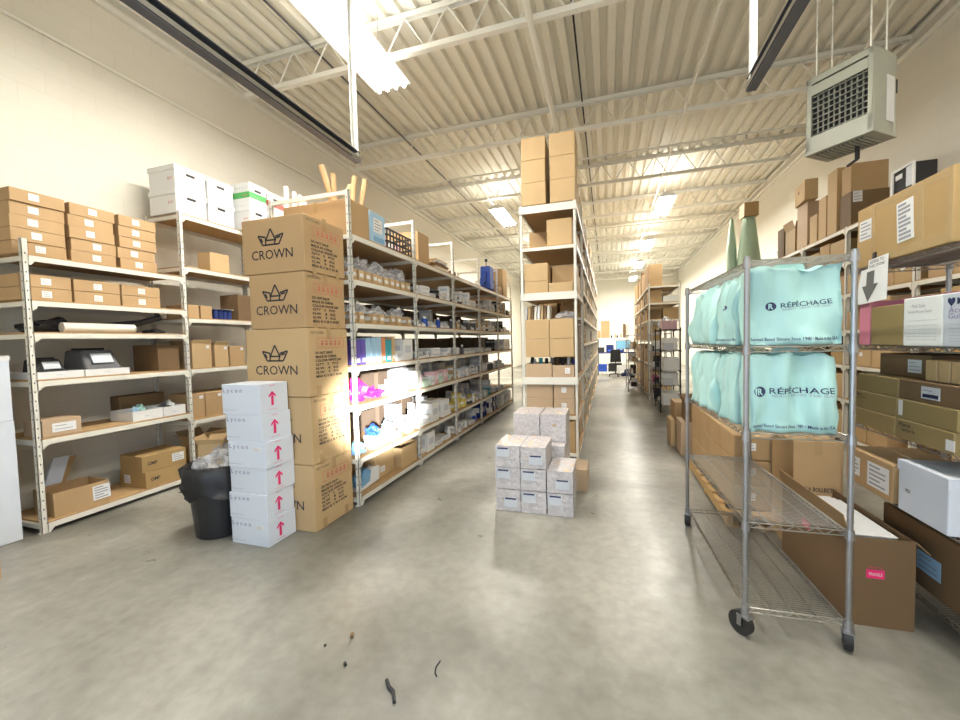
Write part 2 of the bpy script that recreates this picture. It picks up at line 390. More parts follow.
# ------------------------------------------------------------------ things on the ceiling
def tube_thing(name, label, cat, pts, r, m, n=8):
    b = MB()
    for a, c in zip(pts, pts[1:]): b.rod(a, c, r, n)
    o = link(name, b.mesh(name, m)); tag(o, label, cat); return o
for x, w, dark in ((-2.16, 'left', 'reaching down beside the stacked crown cartons'), (.95, 'right', 'over the wire cart side')):
    t = empty('door_rail', 'dark steel overhead door rail %s' % ('running along the left wall side, hung from a white angle' if x < 0 else 'pointing at the heater, hung from a white angle'), 'door rail', (x, 0, 3.2))
    b = MB(); s = 1 if x < 0 else -1
    b.box(-.03, .03, YB+.05, 3.25, .045, .05); b.box(-.03*s-.003, -.03*s+.003, YB+.05, 3.25, -.02, .05); b.box(min(-.03*s, 0), max(-.03*s, 0), YB+.05, 3.25, -.024, -.02)
    b.box(-.03, .03, YB+.05, 3.25, -.04, -.036)
    part(b, 'track', 'darkgrey', t)
    b = MB(); b.box(.031*s-.004, .031*s+.004, YB+.05, 3.25, -.03, .0); part(b, 'track_lip', 'steel', t, 'pale galvanised lip')
    b = MB(); b.box(-.025, .025, 3.22, 3.225, -.02, 2.15); b.box(-.025, -.02, 3.19, 3.225, -.02, 2.15); part(b, 'hanger', 'joistpaint', t, 'white painted angle hanger')
tube_thing('conduit', 'long white electrical conduit linking the left row of strip lights', 'pipe', [(-2.62, 4.5, 4.84), (-2.62, 22, 4.84)], .013, 'joistpaint')
tube_thing('conduit', 'long white electrical conduit linking the strip lights over the right aisle', 'pipe', [(1.12, 4.5, 4.84), (1.12, 22, 4.84)], .013, 'joistpaint')
tube_thing('water_pipe', 'thick white pipe running down the room above the tall middle rack', 'pipe', [(-.75, -.4, 4.90), (-.75, 24, 4.90)], .035, 'joistpaint', 12)
tube_thing('conduit', 'thin dark rod standing in for a deck gap above the tall middle rack', 'pipe', [(-.35, -.4, 5.33), (-.35, 24, 5.33)], .012, 'blackmatte')  # added rod, imitates a dark gap in the deck
tube_thing('conduit', 'dark conduit under the deck running above the left aisle rack', 'pipe', [(-3.55, 3, 5.30), (-3.55, 24, 5.30)], .014, 'darkgrey')
for i, y in enumerate((7.75, 12.7, 17.6)):
    t = empty('sprinkler_pipe', '%s white sprinkler branch pipe crossing under the joists' % ORD[i], 'sprinkler pipe', (0, y, 4.80))
    b = MB(); b.rod((-4.2, 0, 0), (3.1, 0, 0), .017, 8); part(b, 'pipe', 'joistpaint', t)
    for x in (-3.0, .0, 2.2):
        b = MB(); b.rod((x,0,0),(x,0,-.07),.012,6); b.lathe([(.03,-.075),(.03,-.07)],10,c=(x,0)); part(b, 'sprinkler_head', 'steel_dull', t)
    for x in (-3.6, -1.5, 1.5, 2.9): b = MB(); b.rod((x,0,0),(x,0,.54),.005,6); part(b, 'hanger', 'joistpaint', t)

# unit heater
def heater():
    px, py = 2.24, 4.50; w, h, d = .52, .705, .36; z0 = 3.30
    P1 = Vector((px, py)); fv = Vector((-.3035+.0, .953)); ang = math.atan2(fv.y, fv.x) + .38
    t = empty('unit_heater', 'grey metal unit heater with louvred grille hung high on the right', 'heater', (px, py, z0), 0)
    # local: x from near edge along face to the far edge, y into the body (to the right)
    t.rotation_euler = (0, 0, ang)
    b = MB(); th = .012
    b.box(0, w, -d, 0, h-th, h); b.box(0, w, -d, -d+th, 0, h); b.box(0, th, -d, 0, 0, h); b.box(w-th, w, -d, 0, 0, h)
    b.box(0, w, -.012, 0, 0, .14); b.box(0, w, -.012, 0, h-.06, h); b.box(0, .04, -.012, 0, 0, h); b.box(w-.04, w, -.012, 0, 0, h)
    b.box(.04, w-.04, -.012, 0, h-.17, h-.075)
    b.box(-.01, w+.01, -d-.01, .01, -.03, 0)
    part(b, 'housing', 'heater', t, bevel=.003)
    b = MB(); b.box(.03, w-.03, -.07, -.055, .10, h-.07); part(b, 'heat_core', 'heater_dark', t)
    for k in range(8):
        b = MB(); z = .15 + k*.052
        b.hexa([(.04,-.045,z+.012),(w-.04,-.045,z+.012),(w-.04,-.002,z),(.04,-.002,z),(.04,-.045,z+.014),(w-.04,-.045,z+.014),(w-.04,-.002,z+.004),(.04,-.002,z+.004)])
        part(b, 'louvre', 'heater', t)
    b = MB()
    for k in range(1, 10): x = .04 + k*(w-.08)/10; b.box(x-.0015, x+.0015, -.045, -.02, .14, h-.17)
    part(b, 'grille', 'heater', t)
    b = MB(); b.box(.08, w-.06, -d+.03, -.04, -.034, -.028); part(b, 'bottom_grate', 'heater_dark', t)
    for k in range(12): x = .08 + (w-.14)*k/11; b = MB(); b.box(x-.008, x+.008, -d+.03, -.04, -.044, -.034); part(b, 'grate_bar', 'heater', t)
    b = MB(); b.box(-.004, 0, -d+.03, -d+.15, .10, .50); part(b, 'rating_plate', 'paper', t, 'white paper rating label')
    b = MB(); b.box(.03, .10, -d-.10, -d, h-.30, h-.18); part(b, 'fan_motor', 'blackmatte', t)
    for xx, yy in ((.05,-.06),(w-.05,-.06),(.05,-d+.05),(w-.05,-d+.05)): b = MB(); b.rod((xx,yy,h),(xx,yy,5.36-z0),.007); part(b, 'hanger_rod', 'joistpaint', t)
    b = MB(); b.rod((.2,-.2,-.16),(.2,-.2,-.03),.02); b.rod((.2,-.2,-.16),(.32,-.3,-.16),.014); part(b, 'gas_pipe', 'blackmatte', t)
heater()
tube_thing('conduit', 'white vertical conduit on the right wall beyond the heater', 'pipe', [(XR-.03, 4.6, 0), (XR-.03, 4.6, 5.1)], .014, 'rackwhite')
tube_thing('gas_pipe', 'pale slanting pipe above the unit heater', 'pipe', [(2.0, 1.5, 4.78), (3.3, 8.0, 4.78)], .022, 'joistpaint')

# ------------------------------------------------------------------ racks
def rack(name, label, x0, x1, ys, levels, tops, face, m='rackwhite', post=.045, brace=True, beamh=.055, skip=()):
    """boltless shelving: ys = upright positions, levels = board tops per bay, face='x0'|'x1' is the aisle side"""
    t = empty(name, label, 'shelving', (x0, ys[0], 0)); X = x1-x0; Y0 = ys[0]
    for i, y in enumerate(ys):
        for xx in (0, X):
            h = tops[i]; b = MB(); w = post/2; s = 1 if xx == 0 else -1
            b.box(xx-.0 if s > 0 else xx-.006, xx+.006 if s > 0 else xx, y-Y0-w, y-Y0+w, 0, h)
            b.box(min(xx, xx+s*post), max(xx, xx+s*post), y-Y0-w, y-Y0-w+.004, 0, h)
            b.box(min(xx, xx+s*post), max(xx, xx+s*post), y-Y0+w-.004, y-Y0+w, 0, h)
            b.box(min(xx-.01, xx+s*(post+.01)), max(xx-.01, xx+s*(post+.01)), y-Y0-w-.01, y-Y0+w+.01, 0, .006)
            if x1 < -1.5:
                fx = xx+.0004 if s < 0 else xx-.0004; zz = .12
                while zz < h-.05:
                    b.box(fx-.0004, fx+.0004, y-Y0-.004, y-Y0+.004, zz, zz+.014, 1); b.box((xx+s*.02)-.004, (xx+s*.02)+.004, y-Y0-w-.0008, y-Y0-w+.0002, zz, zz+.014, 1); zz += .075
            part(b, 'upright', [m, 'darkgrey'], t)
        if brace:
            lv = list(levels[min(i, len(levels)-1)])
            if tops[i] > lv[-1]+.3: lv.append(tops[i]+.012)
            for z in lv:
                b = MB(); b.box(.006, X-.006, y-Y0-.012, y-Y0+.012, z-.055, z-.018); part(b, 'side_brace', m, t)
    for i, lv in enumerate(levels):
        ya, yb = ys[i]-Y0+post/2, ys[i+1]-Y0-post/2
        for z in lv:
            for xx, nx in ((0, 1), (X, -1)):
                b = MB(); a, c = (xx-.002, xx+.018) if nx > 0 else (xx-.018, xx+.002)
                b.box(a, c, ya, yb, z-beamh, z-.012)
                e = a-.002 if nx > 0 else c+.002; e2 = e+.006*nx
                lo, hi = min(e, e2), max(e, e2)
                for yy, sy in ((ya, 1), (yb, -1)):   # gusset plates at the ends
                    b.hexa([(lo,yy,z-beamh-.035),(hi,yy,z-beamh-.035),(hi,yy+sy*.012,z-beamh-.035),(lo,yy+sy*.012,z-beamh-.035),(lo,yy,z-.012),(hi,yy,z-.012),(hi,yy+sy*.07,z-.012),(lo,yy+sy*.07,z-.012)])
                part(b, 'beam', m, t)
            b = MB(); b.box(.0, X-.0, ya-.01, yb+.01, z-.016, z); part(b, 'shelf_board', 'board', t)
    return t
RA = [2.0, 3.27, 4.54]
LA0 = [.09, .79, 1.275, 1.67, 1.935, 2.30]; LA1 = [.09, .70, 1.28, 1.85, 2.42, 2.995]
rack('shelving_rack', 'white steel shelving with wood boards against the left wall', -5.0, -4.45, RA, [LA0, LA1], [2.42, 3.02, 3.02], 'x1', post=.038)
RB = [3.15 + 1.275*i for i in range(6)]; LB = [.09, .45, .94, 1.31, 1.71, 2.11, 2.52]
rack('shelving_rack', 'long white shelving row packed with small goods along the left aisle', -3.1, -2.2, RB, [LB]*5, [2.90, 2.98, 3.02, 3.02, 3.02, 3.02], 'x1', post=.032)
RC = [4.98 + 1.3*i for i in range(9)]; LC = [.12, .58, 1.04, 2.08, 2.66, 3.14]; LC2 = [.12, .62, 1.04, 1.45, 1.85, 2.25, 2.66, 3.14]
rack('shelving_rack', 'tall white shelving row down the middle, seen end on, loaded with cartons', -1.03, -.34, RC, [LC]+[LC2]*7, [3.16]+[3.5]*8, 'x1', post=.034)
RD = [4.12 + 1.27*i for i in range(5)]; LD = [.12, .62, 1.08, 1.55, 2.03, 2.46, 2.91]
rack('shelving_rack', 'white shelving against the right wall behind the black wire shelves', 3.05, 3.75, RD, [LD]*4, [2.915]*5, 'x0')
RE = [10.5 + 1.3*i for i in range(5)]; LE = [.12, .9, 1.45, 1.95, 2.35, 2.75]
rack('shelving_rack', 'far tall shelving on the right of the right aisle, past the black wire rack', .95, 1.65, RE, [LE]*4, [2.80]*5, 'x0', post=.034)
MRK = [o for o in C.objects if o.get('label', '').startswith('tall white shelving row')][0]
for z in (3.14, 2.08, 1.04):
    b = MB(); b.box(.0, .69, -.032, -.022, z-.085, z+.005)
    for x in (.03, .06, .63, .66): b.rod((x, -.034, z-.04), (x, -.032, z-.04), .006, 8)
    part(b, 'end_beam', 'rackwhite', MRK)
def wire_shelf_mesh(w, d, step=.02, m='wire', long_=3, rim=.028):
    """w along x, d along y, centred; top at z=0"""
    b = MB()
    for z in (-.004, -rim):
        b.rod((-w/2,-d/2,z),(w/2,-d/2,z),.0035); b.rod((-w/2,d/2,z),(w/2,d/2,z),.0035)
        b.rod((-w/2,-d/2,z),(-w/2,d/2,z),.0035); b.rod((w/2,-d/2,z),(w/2,d/2,z),.0035)
    for (a, c, n, hor) in ((-w/2, w/2, max(3, int(w/.07)), 1), (-d/2, d/2, max(3, int(d/.07)), 0)):
        for s in (-1, 1):
            for i in range(n):
                p0 = a+(c-a)*i/n; p2 = a+(c-a)*(i+1)/n; pm = (p0+p2)/2
                for q0, q1, z0, z1 in ((p0, pm, -rim, -.004), (pm, p2, -.004, -rim)):
                    if hor: b.rod((q0, s*d/2, z0), (q1, s*d/2, z1), .0028, 4)
                    else: b.rod((s*w/2, q0, z0), (s*w/2, q1, z1), .0028, 4)
    n = int(d/step)
    for i in range(1, n): y = -d/2+d*i/n; b.rod((-w/2, y, -.002), (w/2, y, -.002), .0014, 4)
    for i in range(1, long_+1): x = -w/2+w*i/(long_+1); b.rod((x,-d/2,-.007),(x,d/2,-.007),.0035,4)
    return b.mesh('wire_shelf', m)
def wire_rack(name, label, cat, x0, x1, y0, y1, levels, H, m='wire', pm='steel_dull', rz=0, casters=False, zb=0, step=.02):
    cx, cy = (x0+x1)/2, (y0+y1)/2; w, d = x1-x0, y1-y0
    t = empty(name, label, cat, (cx, cy, 0), rz); sm = wire_shelf_mesh(w-.02, d-.02, step, m)
    for z in levels: link('wire_shelf', sm, t, (0,0,z))
    for sx in (-1, 1):
        for sy in (-1, 1):
            b = MB(); r = .0125; X, Y = sx*w/2, sy*d/2
            b.rod((X,Y,zb),(X,Y,H),r,12)
            z = zb+.05
            while z < H-.02: b.rod((X,Y,z),(X,Y,z+.004),r+.0012,12); z += .05
            b.rod((X,Y,H),(X,Y,H+.008),r+.001,12)
            po = part(b, 'post', pm, t)
            for z in levels:
                b = MB(); b.rod((X,Y,z-.04),(X,Y,z+.006),r+.007,12,r2=r+.004); part(b, 'shelf_collar', pm, t)
            if casters:
                k = link('caster', None, t, (X, Y, 0), (0,0,R(35 if sx*sy > 0 else -20)))
                b = MB(); b.rod((0,0,.10),(0,0,zb+.01),.011,10); b.box(-.022,.022,-.03,.03,.096,.106); b.box(-.024,-.020,.004,.026,.05,.10); b.box(.020,.024,.004,.026,.05,.10)
                part(b, 'fork', 'steel_dull', k)
                b = MB(); b.rod((-.016,.020,.058),(.016,.020,.058),.058,24); b.rod((-.019,.020,.058),(.019,.020,.058),.020,12); part(b, 'wheel', 'rubber', k)
    return t
CART = wire_rack('wire_cart', 'chrome wire shelving cart on casters holding aqua bags', 'cart', .618, 1.045, 2.25, 3.475, [.145, .578, 1.025, 1.447, 1.862], 1.87, rz=R(2.3), casters=True, zb=.12, step=.018)
WR = wire_rack('wire_rack', 'dark wire shelving unit on the right loaded with cartons', 'shelving', 1.5, 1.96, 1.90, 3.17, [.16, .57, .935, 1.425, 1.90], 1.91, 'steel_dull', 'steel_dull')
wire_rack('wire_rack', 'black wire shelving unit standing in the right aisle, pink lined boxes on top', 'shelving', 1.0, 1.36, 8.65, 9.5, [.15, .55, .85, 1.25, 1.66], 1.68, 'black', 'black', step=.05)
wire_rack('wire_rack', 'chrome wire shelving just behind the black one in the right aisle', 'shelving', .93, 1.33, 9.55, 10.4, [.15, .5, .85, 1.2, 1.6], 1.9, 'steel_dull', 'steel_dull', step=.05)
wire_rack('wire_rack', 'grey wire shelving farthest along the right aisle near the workbench', 'shelving', .55, .88, 11.9, 13.1, [.15, .5, .85, 1.2, 1.6], 1.9, 'steel_dull', 'steel_dull', step=.06)
# ------------------------------------------------------------------ left wall rack contents
LW = 'left wall shelving'
cols = [(1.955, 2.31, 'near'), (2.325, 2.68, 'middle'), (2.695, 3.045, 'far')]
for (ya, yb, cn) in cols:
    for k in range(5):
        dz = .104; z = 2.30 + k*(dz+.001); j = random.uniform(-.012, .012); jx = random.uniform(-.01, .01)
        o, d = carton('flat kraft carton, %s from the bottom, %s stack of five, left rack top' % (ORD[k], cn), -4.90+jx, -4.512+jx, ya+j+.006, yb+j-.006, z, z+dz, 'kraft', tape=None, name='flat_carton')
        sticker(o, d, '+x', .48+random.uniform(-.08,.08), .55, .065, .055, 'paper', lines=3)
    for k in range(2):
        z = 1.935 + k*.106
        o, d = carton('flat kraft carton, %s one of the %s pair under the stack of five' % (('bottom', 'top')[k], cn), -4.90, -4.505, ya+.02 if cn == 'near' else ya, yb, z, z+.104, 'kraft', tape=None, name='flat_carton')
        sticker(o, d, '+x', .5, .5, .065, .055, 'paper', lines=3)
# roll, tripod, third shelf
t = empty('paper_roll', 'white paper roll lying on the fourth shelf up of the left wall rack', 'roll', (-4.56, 2.25, 1.671))
b = MB(); b.rod((0,0,.045),(0,.56,.045),.045,20); part(b, 'roll', 'cream', t)
b = MB(); b.rod((0,.561,.045),(0,.563,.045),.02,12); part(b, 'core', 'kraft', t)
t = empty('tripod', 'folded black tripod leaning over the white paper roll', 'tripod', (-4.68, 2.10, 1.671))
for k in range(3):
    b = MB(); b.rod((.02*k,0,.02),(.10+.01*k,.78,.10+.012*k),.014,8); part(b, 'leg', 'black', t)
b = MB(); b.rod((.08,.74,.09),(.16,.95,.17),.03,10); b.rod((.15,.92,.13),(.15,.92,.22),.022,10); part(b, 'tripod_head', 'black', t)
link('cloth_bundle', blob('cloth_bundle', .4, .42, .15, 'blackmatte', 3), None, (-4.75, 2.26, 1.671), label='crumpled black cloth bundle behind the near upright, beside the paper roll', cat='cloth')
link('cable_coil', blob('cable_coil', .2, .22, .05, 'black', 9), None, (-4.60, 3.02, 1.671), label='small coil of black cable at the far end of the roll shelf', cat='cable')
# printer trays
def tray(name, label, cat, x0, x1, y0, y1, z, h, m='white', group=None):
    sx, sy = x1-x0, y1-y0; b = MB(); th = .006; a, c = sx/2, sy/2
    b.box(-a,a,-c,c,0,th); b.box(-a,-a+th,-c,c,th,h); b.box(a-th,a,-c,c,th,h); b.box(-a+th,a-th,-c,-c+th,th,h); b.box(-a+th,a-th,c-th,c,th,h)
    o = link(name, b.mesh(name, m), None, ((x0+x1)/2, (y0+y1)/2, z+.001), (0,0,0), label, cat, group); return o, (sx, sy, h)
for k, (ya, yb) in enumerate(((2.03, 2.34), (2.35, 2.70))):
    o, d = tray('cardboard_tray', 'shallow white tray, %s of two holding grey machines on the left wall rack' % ('near', 'far')[k], 'tray', -4.86, -4.47, ya, yb, 1.275, .06)
    sticker(o, d, '+x', .5, .5, .07, .025, 'paper', lines=1)
def machine(label, x, y, z, sc=1, m='darkgrey'):
    t = empty('card_terminal', label, 'machine', (x, y, z))
    b = MB(); b.hexa([(-.16*sc,-.13*sc,0),(.16*sc,-.13*sc,0),(.16*sc,.13*sc,0),(-.16*sc,.13*sc,0),(-.15*sc,-.11*sc,.20*sc),(.06*sc,-.11*sc,.20*sc),(.06*sc,.10*sc,.20*sc),(-.15*sc,.10*sc,.20*sc)])
    part(b, 'body', m, t, bevel=.02)
    b = MB(); b.hexa([(.085*sc,-.07*sc,.165*sc),(.125*sc,-.07*sc,.09*sc),(.125*sc,.07*sc,.09*sc),(.085*sc,.07*sc,.165*sc),(.092*sc,-.07*sc,.17*sc),(.132*sc,-.07*sc,.095*sc),(.132*sc,.07*sc,.095*sc),(.092*sc,.07*sc,.17*sc)])
    part(b, 'screen', 'label_grey', t, 'pale grey label plate')
    b = MB(); b.box(-.1*sc,.0,-.09*sc,.08*sc,.20*sc,.215*sc); part(b, 'paper_slot', 'black', t)
machine('dark grey desktop machine with a pale plate, in the far white tray', -4.67, 2.52, 1.283, 1.15)
machine('low black machine in the near white tray', -4.68, 2.18, 1.283, .8, 'blackmatte')
o, d = carton('plain brown carton at the far end of the shelf with the grey machines', -4.90, -4.52, 3.0, 3.22, 1.275, 1.55, 'kraft_dark', tape=None)
# fifth: tray carton and white trays
o, d = carton('low kraft carton with a long white label beside the near upright', -4.72, -4.46, 2.03, 2.29, .79, .93, 'kraft_pink', tape=None); sticker(o, d, '+x', .55, .5, .16, .075, 'paper', lines=2)
for k, (ya, yb, w) in enumerate(((2.70, 2.98, 'pale blue pouches'), (2.99, 3.22, 'dark bundles'))):
    o, d = tray('cardboard_tray', 'small white open tray full of %s on the left wall rack' % w, 'tray', -4.80, -4.47, ya, yb, .79, .10)
    sticker(o, d, '+x', .5, .4, .07, .03, 'paper', lines=1)
    for q in range(2):
        link('pouch', blob('pouch', .15, .12, .14, ('lightblue', 'aqua')[q] if k == 0 else ('blackmatte', 'white')[q], 20+q+4*k), None, (-4.57-.1*q, ya+.08+.11*q, .80),
             label=(('pale blue', 'aqua')[q] if k == 0 else ('black', 'white')[q])+' pouch standing in the white tray of '+w, cat='pouch')
o, d = carton('dark brown carton behind the white trays on the left wall rack', -4.97, -4.82, 2.80, 3.24, .79, 1.02, 'kraft_dark', tape=None)
# bottom shelf
o, d = carton('open kraft carton with a big white label, bottom shelf by the near upright', -4.80, -4.47, 2.09, 2.47, .09, .30, 'kraft', name='open_carton', opened=True, flaps=0, rot=R(-4))
sticker(o, d, '+x', .86, .55, .13, .13, 'paper', lines=5, tilt=.02)
for k in range(2):
    z = .09+.165*k
    o, d = carton('flat kraft carton, %s of the pair at the far end of the bottom shelf' % ('lower', 'upper')[k], -4.86+.03*k, -4.47, 2.78-.01*k, 3.20, z, z+.163, 'kraft_gold', name='flat_carton', tape=None, rot=R(-3*k))
    sticker(o, d, '+x' if k else '-y', .8 if k else .3, .5, .12 if k else .09, .085, 'paper', lines=3)
    b = write(o, d, '+x', .22, .5, .09, .035, 'GMP', 'ink', bold=.02)
t = link('white_panel', None); t.name = 'leaning_panel'; tag(t, 'white board leaning in a kraft sleeve at the near end of the bottom shelf', 'panel'); t.location = (-4.88, 2.14, .092)
b = MB(); b.hexa([(0,0,0),(.02,0,0),(.02,.12,0),(0,.12,0),(-.06,.16,.42),(-.04,.16,.42),(-.04,.28,.42),(-.06,.28,.42)]); part(b, 'board', 'whitebox', t)
b = MB(); b.hexa([(-.025,.02,0),(-.005,.02,0),(-.005,.15,0),(-.025,.15,0),(-.085,.19,.40),(-.065,.19,.40),(-.065,.34,.40),(-.085,.34,.40)]); part(b, 'sleeve', 'kraft', t)
# second bay
def banker(label, x0, x1, y0, y1, z, h=.26, band=None, marks=True):
    sx, sy = x1-x0, y1-y0; t = empty('banker_box', label, 'box', ((x0+x1)/2, (y0+y1)/2, z+.001)); d = (sx, sy, h)
    link('body', box_mesh('banker_body', sx-.016, sy-.016, h-.002, 'white', .003), t)
    b = MB(); b.box(-sx/2,sx/2,-sy/2,sy/2,h-.055,h); part(b, 'lid', 'white', t)
    b = MB(); b.box(sx/2-.0078,sx/2-.0068,-.05,.05,h*.66,h*.76); part(b, 'hand_hole', 'ink', t)
    if band: b = MB(); b.box(-sx/2+.012,sx/2-.0065,-sy/2+.0065,-sy/2+.009,h*.34,h*.6); b.box(sx/2-.0079,sx/2-.0069,-sy/2+.01,sy/2-.01,h*.34,h*.6); part(b, 'colour_band', band, t, '%s printed band' % ('green' if 'green' in band else 'red'))
    if marks:
        write(t, d, '+x', .35, .42, sy*.5, .03, 'Contents Dept.', 'ink_grey', off=-.006); write(t, d, '+x', .35, .28, sy*.5, .02, 'Date From To', 'ink_grey', off=-.006); write(t, d, '+x', .82, .18, .05, .018, 'BOX', 'ink_red', off=-.006)
        write(t, d, '-y', .8, .45, .07, .03, 'BOX', 'ink_red', off=-.006)
    return t
for k in range(2):
    for r_, (ya, yb) in enumerate(((3.235, 3.60), (3.61, 3.965))):
        z = 2.995 + .263*k
        banker('white banker box, %s one of the %s column at the shelf end' % (('lower','upper')[k], ('near','second')[r_]), -4.88, -4.46-.004*k, ya+.006*k, yb+.004*k, z)
banker('white banker box with a green printed band, on the top of the left rack', -4.62, -4.25, 4.00, 4.28, 3.285, .285, 'ink_green')
banker('plain white banker box under the green banded one', -4.62, -4.25, 4.00, 4.28, 2.996, .285, None)
banker('white banker box with a red band beside the green banded one', -4.62, -4.26, 4.30, 4.60, 3.285, .27, 'ink_red')
banker('white banker box under the red banded one', -4.62, -4.26, 4.30, 4.60, 2.996, .285, None)
o, d = carton('small kraft carton alone on the shelf under the banker boxes', -4.74, -4.54, 3.66, 3.92, 2.42, 2.66, 'kraft_light', tape=None)
for k, (ya, yb) in enumerate(((3.30, 3.46), (3.48, 3.62))): carton('low kraft carton, %s on the shelf below the small kraft carton' % ('near' , 'far')[k], -4.80, -4.50, ya, yb, 1.85, 2.0, 'kraft', tape=None)
t = empty('bottle_pack', 'tray of dark blue bottles with white tops on the left rack', 'bottles', (-4.56, 3.78, 1.851))
for i in range(2):
    for j in range(4):
        b = MB(); b.lathe([(.026,0),(.026,.11),(.02,.118),(.02,.12)],10,c=(i*.06-.03, j*.062-.093)); part(b, 'bottle', 'navy', t)
b = MB(); b.box(-.066,.066,-.13,.13,.121,.126); part(b, 'top_card', 'white', t)
carton('tall dark brown carton on the left rack beside the crown cartons', -4.80, -4.50, 3.98, 4.22, 1.85, 2.18, 'kraft_dark', tape=None)
for k, (ya, yb) in enumerate(((3.33, 3.56), (3.60, 3.78), (3.80, 4.02))):
    o, d = carton('kraft carton with small white sticker, %s of three on the eye level shelf' % ORD[k], -4.80, -4.47, ya, yb, 1.28, 1.56-.02*k, 'kraft_light' if k < 2 else 'kraft', name='open_carton' if k < 2 else 'carton', opened=k < 2, flaps=.35, tape=None, flen=.045)
    sticker(o, d, '+x', .8, .85, .04, .035, 'paper')
for k, (ya, yb) in enumerate(((3.30, 3.47), (3.48, 3.72), (3.73, 3.98))):
    o, d = carton('dark kraft carton with small white sticker, %s of three on the knee level shelf' % ORD[k], -4.85, -4.50, ya, yb, .70, .98, 'kraft', tape=None)
    sticker(o, d, '+x', .75, .85, .045, .035, 'paper')
carton('open kraft carton on the bottom shelf behind the rubbish bin', -4.86, -4.55, 3.42, 3.72, .09, .42, 'kraft_light', name='open_carton', opened=True, flaps=.7)
# tall white cartons at the left picture edge
o, d = carton('tall white carton on the floor at the left end, lower of two', -5.0, -4.5, 1.28, 1.89, 0, .965, 'whitebox', tape=None, name='white_carton'); 
o, d = carton('white carton stacked on the tall white one at the left end', -5.0, -4.5, 1.26, 1.885, .967, 1.475, 'whitebox', tape=None, name='white_carton')
b = MB(); b.box(-.255,.255,-.318,.318,.475,.512); link('lid', b.mesh('lid', 'white'), o)
o, d = carton('brown carton corner on the floor beyond the white cartons, at the photo edge', -4.35, -3.87, 1.0, 1.51, 0, .22, 'kraft_light')
# ------------------------------------------------------------------ crown stack
def crown_logo(parent, d, u, v, w):
    M = decal_mat(d, '-y', u, v, .002); b = MB(); k = w
    def bar(p, q, t=.045): 
        a = Vector((p[0]*k, p[1]*k)); c = Vector((q[0]*k, q[1]*k)); n = (c-a).normalized(); n = Vector((-n.y, n.x))*t*k/2
        b.poly([(a.x+n.x,a.y+n.y,0),(a.x-n.x,a.y-n.y,0),(c.x-n.x,c.y-n.y,0),(c.x+n.x,c.y+n.y,0)])
    for p, q in (((-.27,-.16),(.27,-.16)),((-.27,-.16),(-.42,.10)),((-.42,.10),(-.16,.04)),((.27,-.16),(.42,.10)),((.42,.10),(.16,.04)),((-.17,.02),(-.17,-.16)),((-.17,-.06),(0,.26)),((0,.26),(.17,-.06)),((.17,.02),(.12,-.16)),((-.17,-.04),(.16,-.04)),((-.33,.03),(-.27,-.08)),((.33,.03),(.2,-.0))):
        bar(p, q)
    put('crown_emblem', b.mesh('crown_emblem', 'ink'), parent, M)
zs = [0, .545, 1.095, 1.645, 2.09, 2.535]
for k in range(5):
    z0, z1 = zs[k], zs[k+1]; x0 = -2.86 if k in (0, 1, 2) else (-2.80 if k == 3 else -2.85); j = (0, 0, .0, -.012, 0)[k]
    o, d = carton('big kraft carton printed with a crown, %s from the floor in the stack' % ORD[k], x0, -2.235+j, 2.59-.005*(k == 2), 3.085, z0, z1-.004, 'kraft_light' if k < 3 else 'kraft', name='crown_carton', tape='x', bevel=.006)
    h = z1-z0; lw = .42 if k < 3 else .41
    crown_logo(o, d, .48, .62, .30); write(o, d, '-y', .49, .62-.125/h, lw, .075, 'CROWN', 'ink', bold=.006)
    M = MATS
    for q, (uu, vv, ww, hh) in enumerate(((.5, .93, .05, .12), (.22, .06, .05, .12), (.80, .06, .05, .12))): sticker(o, d, '+x', uu, vv, ww, hh*.8, 'tape', name='packing_tape', th=.0008)
    # red handling marks frame and block of print
    b = MB(); fw, fh, t_ = .30, .085, .004
    fw = .34
    for a_ in ((-fw/2,fw/2,-fh/2,-fh/2+t_),(-fw/2,fw/2,fh/2-t_,fh/2),(-fw/2,-fw/2+t_,-fh/2,fh/2),(fw/2-t_,fw/2,-fh/2,fh/2)): b.poly([(a_[0],a_[2],0),(a_[1],a_[2],0),(a_[1],a_[3],0),(a_[0],a_[3],0)])
    for c_ in (-.11,-.055,0,.055,.11):
        b.poly([(c_-.014,-.02,0),(c_+.014,-.02,0),(c_+.014,.0,0),(c_-.014,.0,0)]); b.poly([(c_-.018,.006,0),(c_+.018,.006,0),(c_,.026,0)])
    put('handling_marks', b.mesh('handling_marks', 'ink_red'), o, decal_mat(d, '+x', .55, 1-.12/h, .002), 'red printed handling symbols in a frame')
    write(o, d, '+x', .22, 1-.035/h, .15, .018, 'RECYCLABLE', 'ink')
    for q, tx in enumerate(('DO NOT DROP', 'MADE IN CHINA', 'COLOUR WHITE 500', 'QTY   2   PCS', 'N.W.   8   KG', 'G.W.   9   KG', 'MEAS 42 X 38 X 40CM')):
        ll = (.21, .26, .32, .28, .28, .28, .32)[q]
        write(o, d, '+x', .16+ll/2/.5, 1-(.20+.032*q)/h, ll, .021, tx, 'ink', bold=.03)
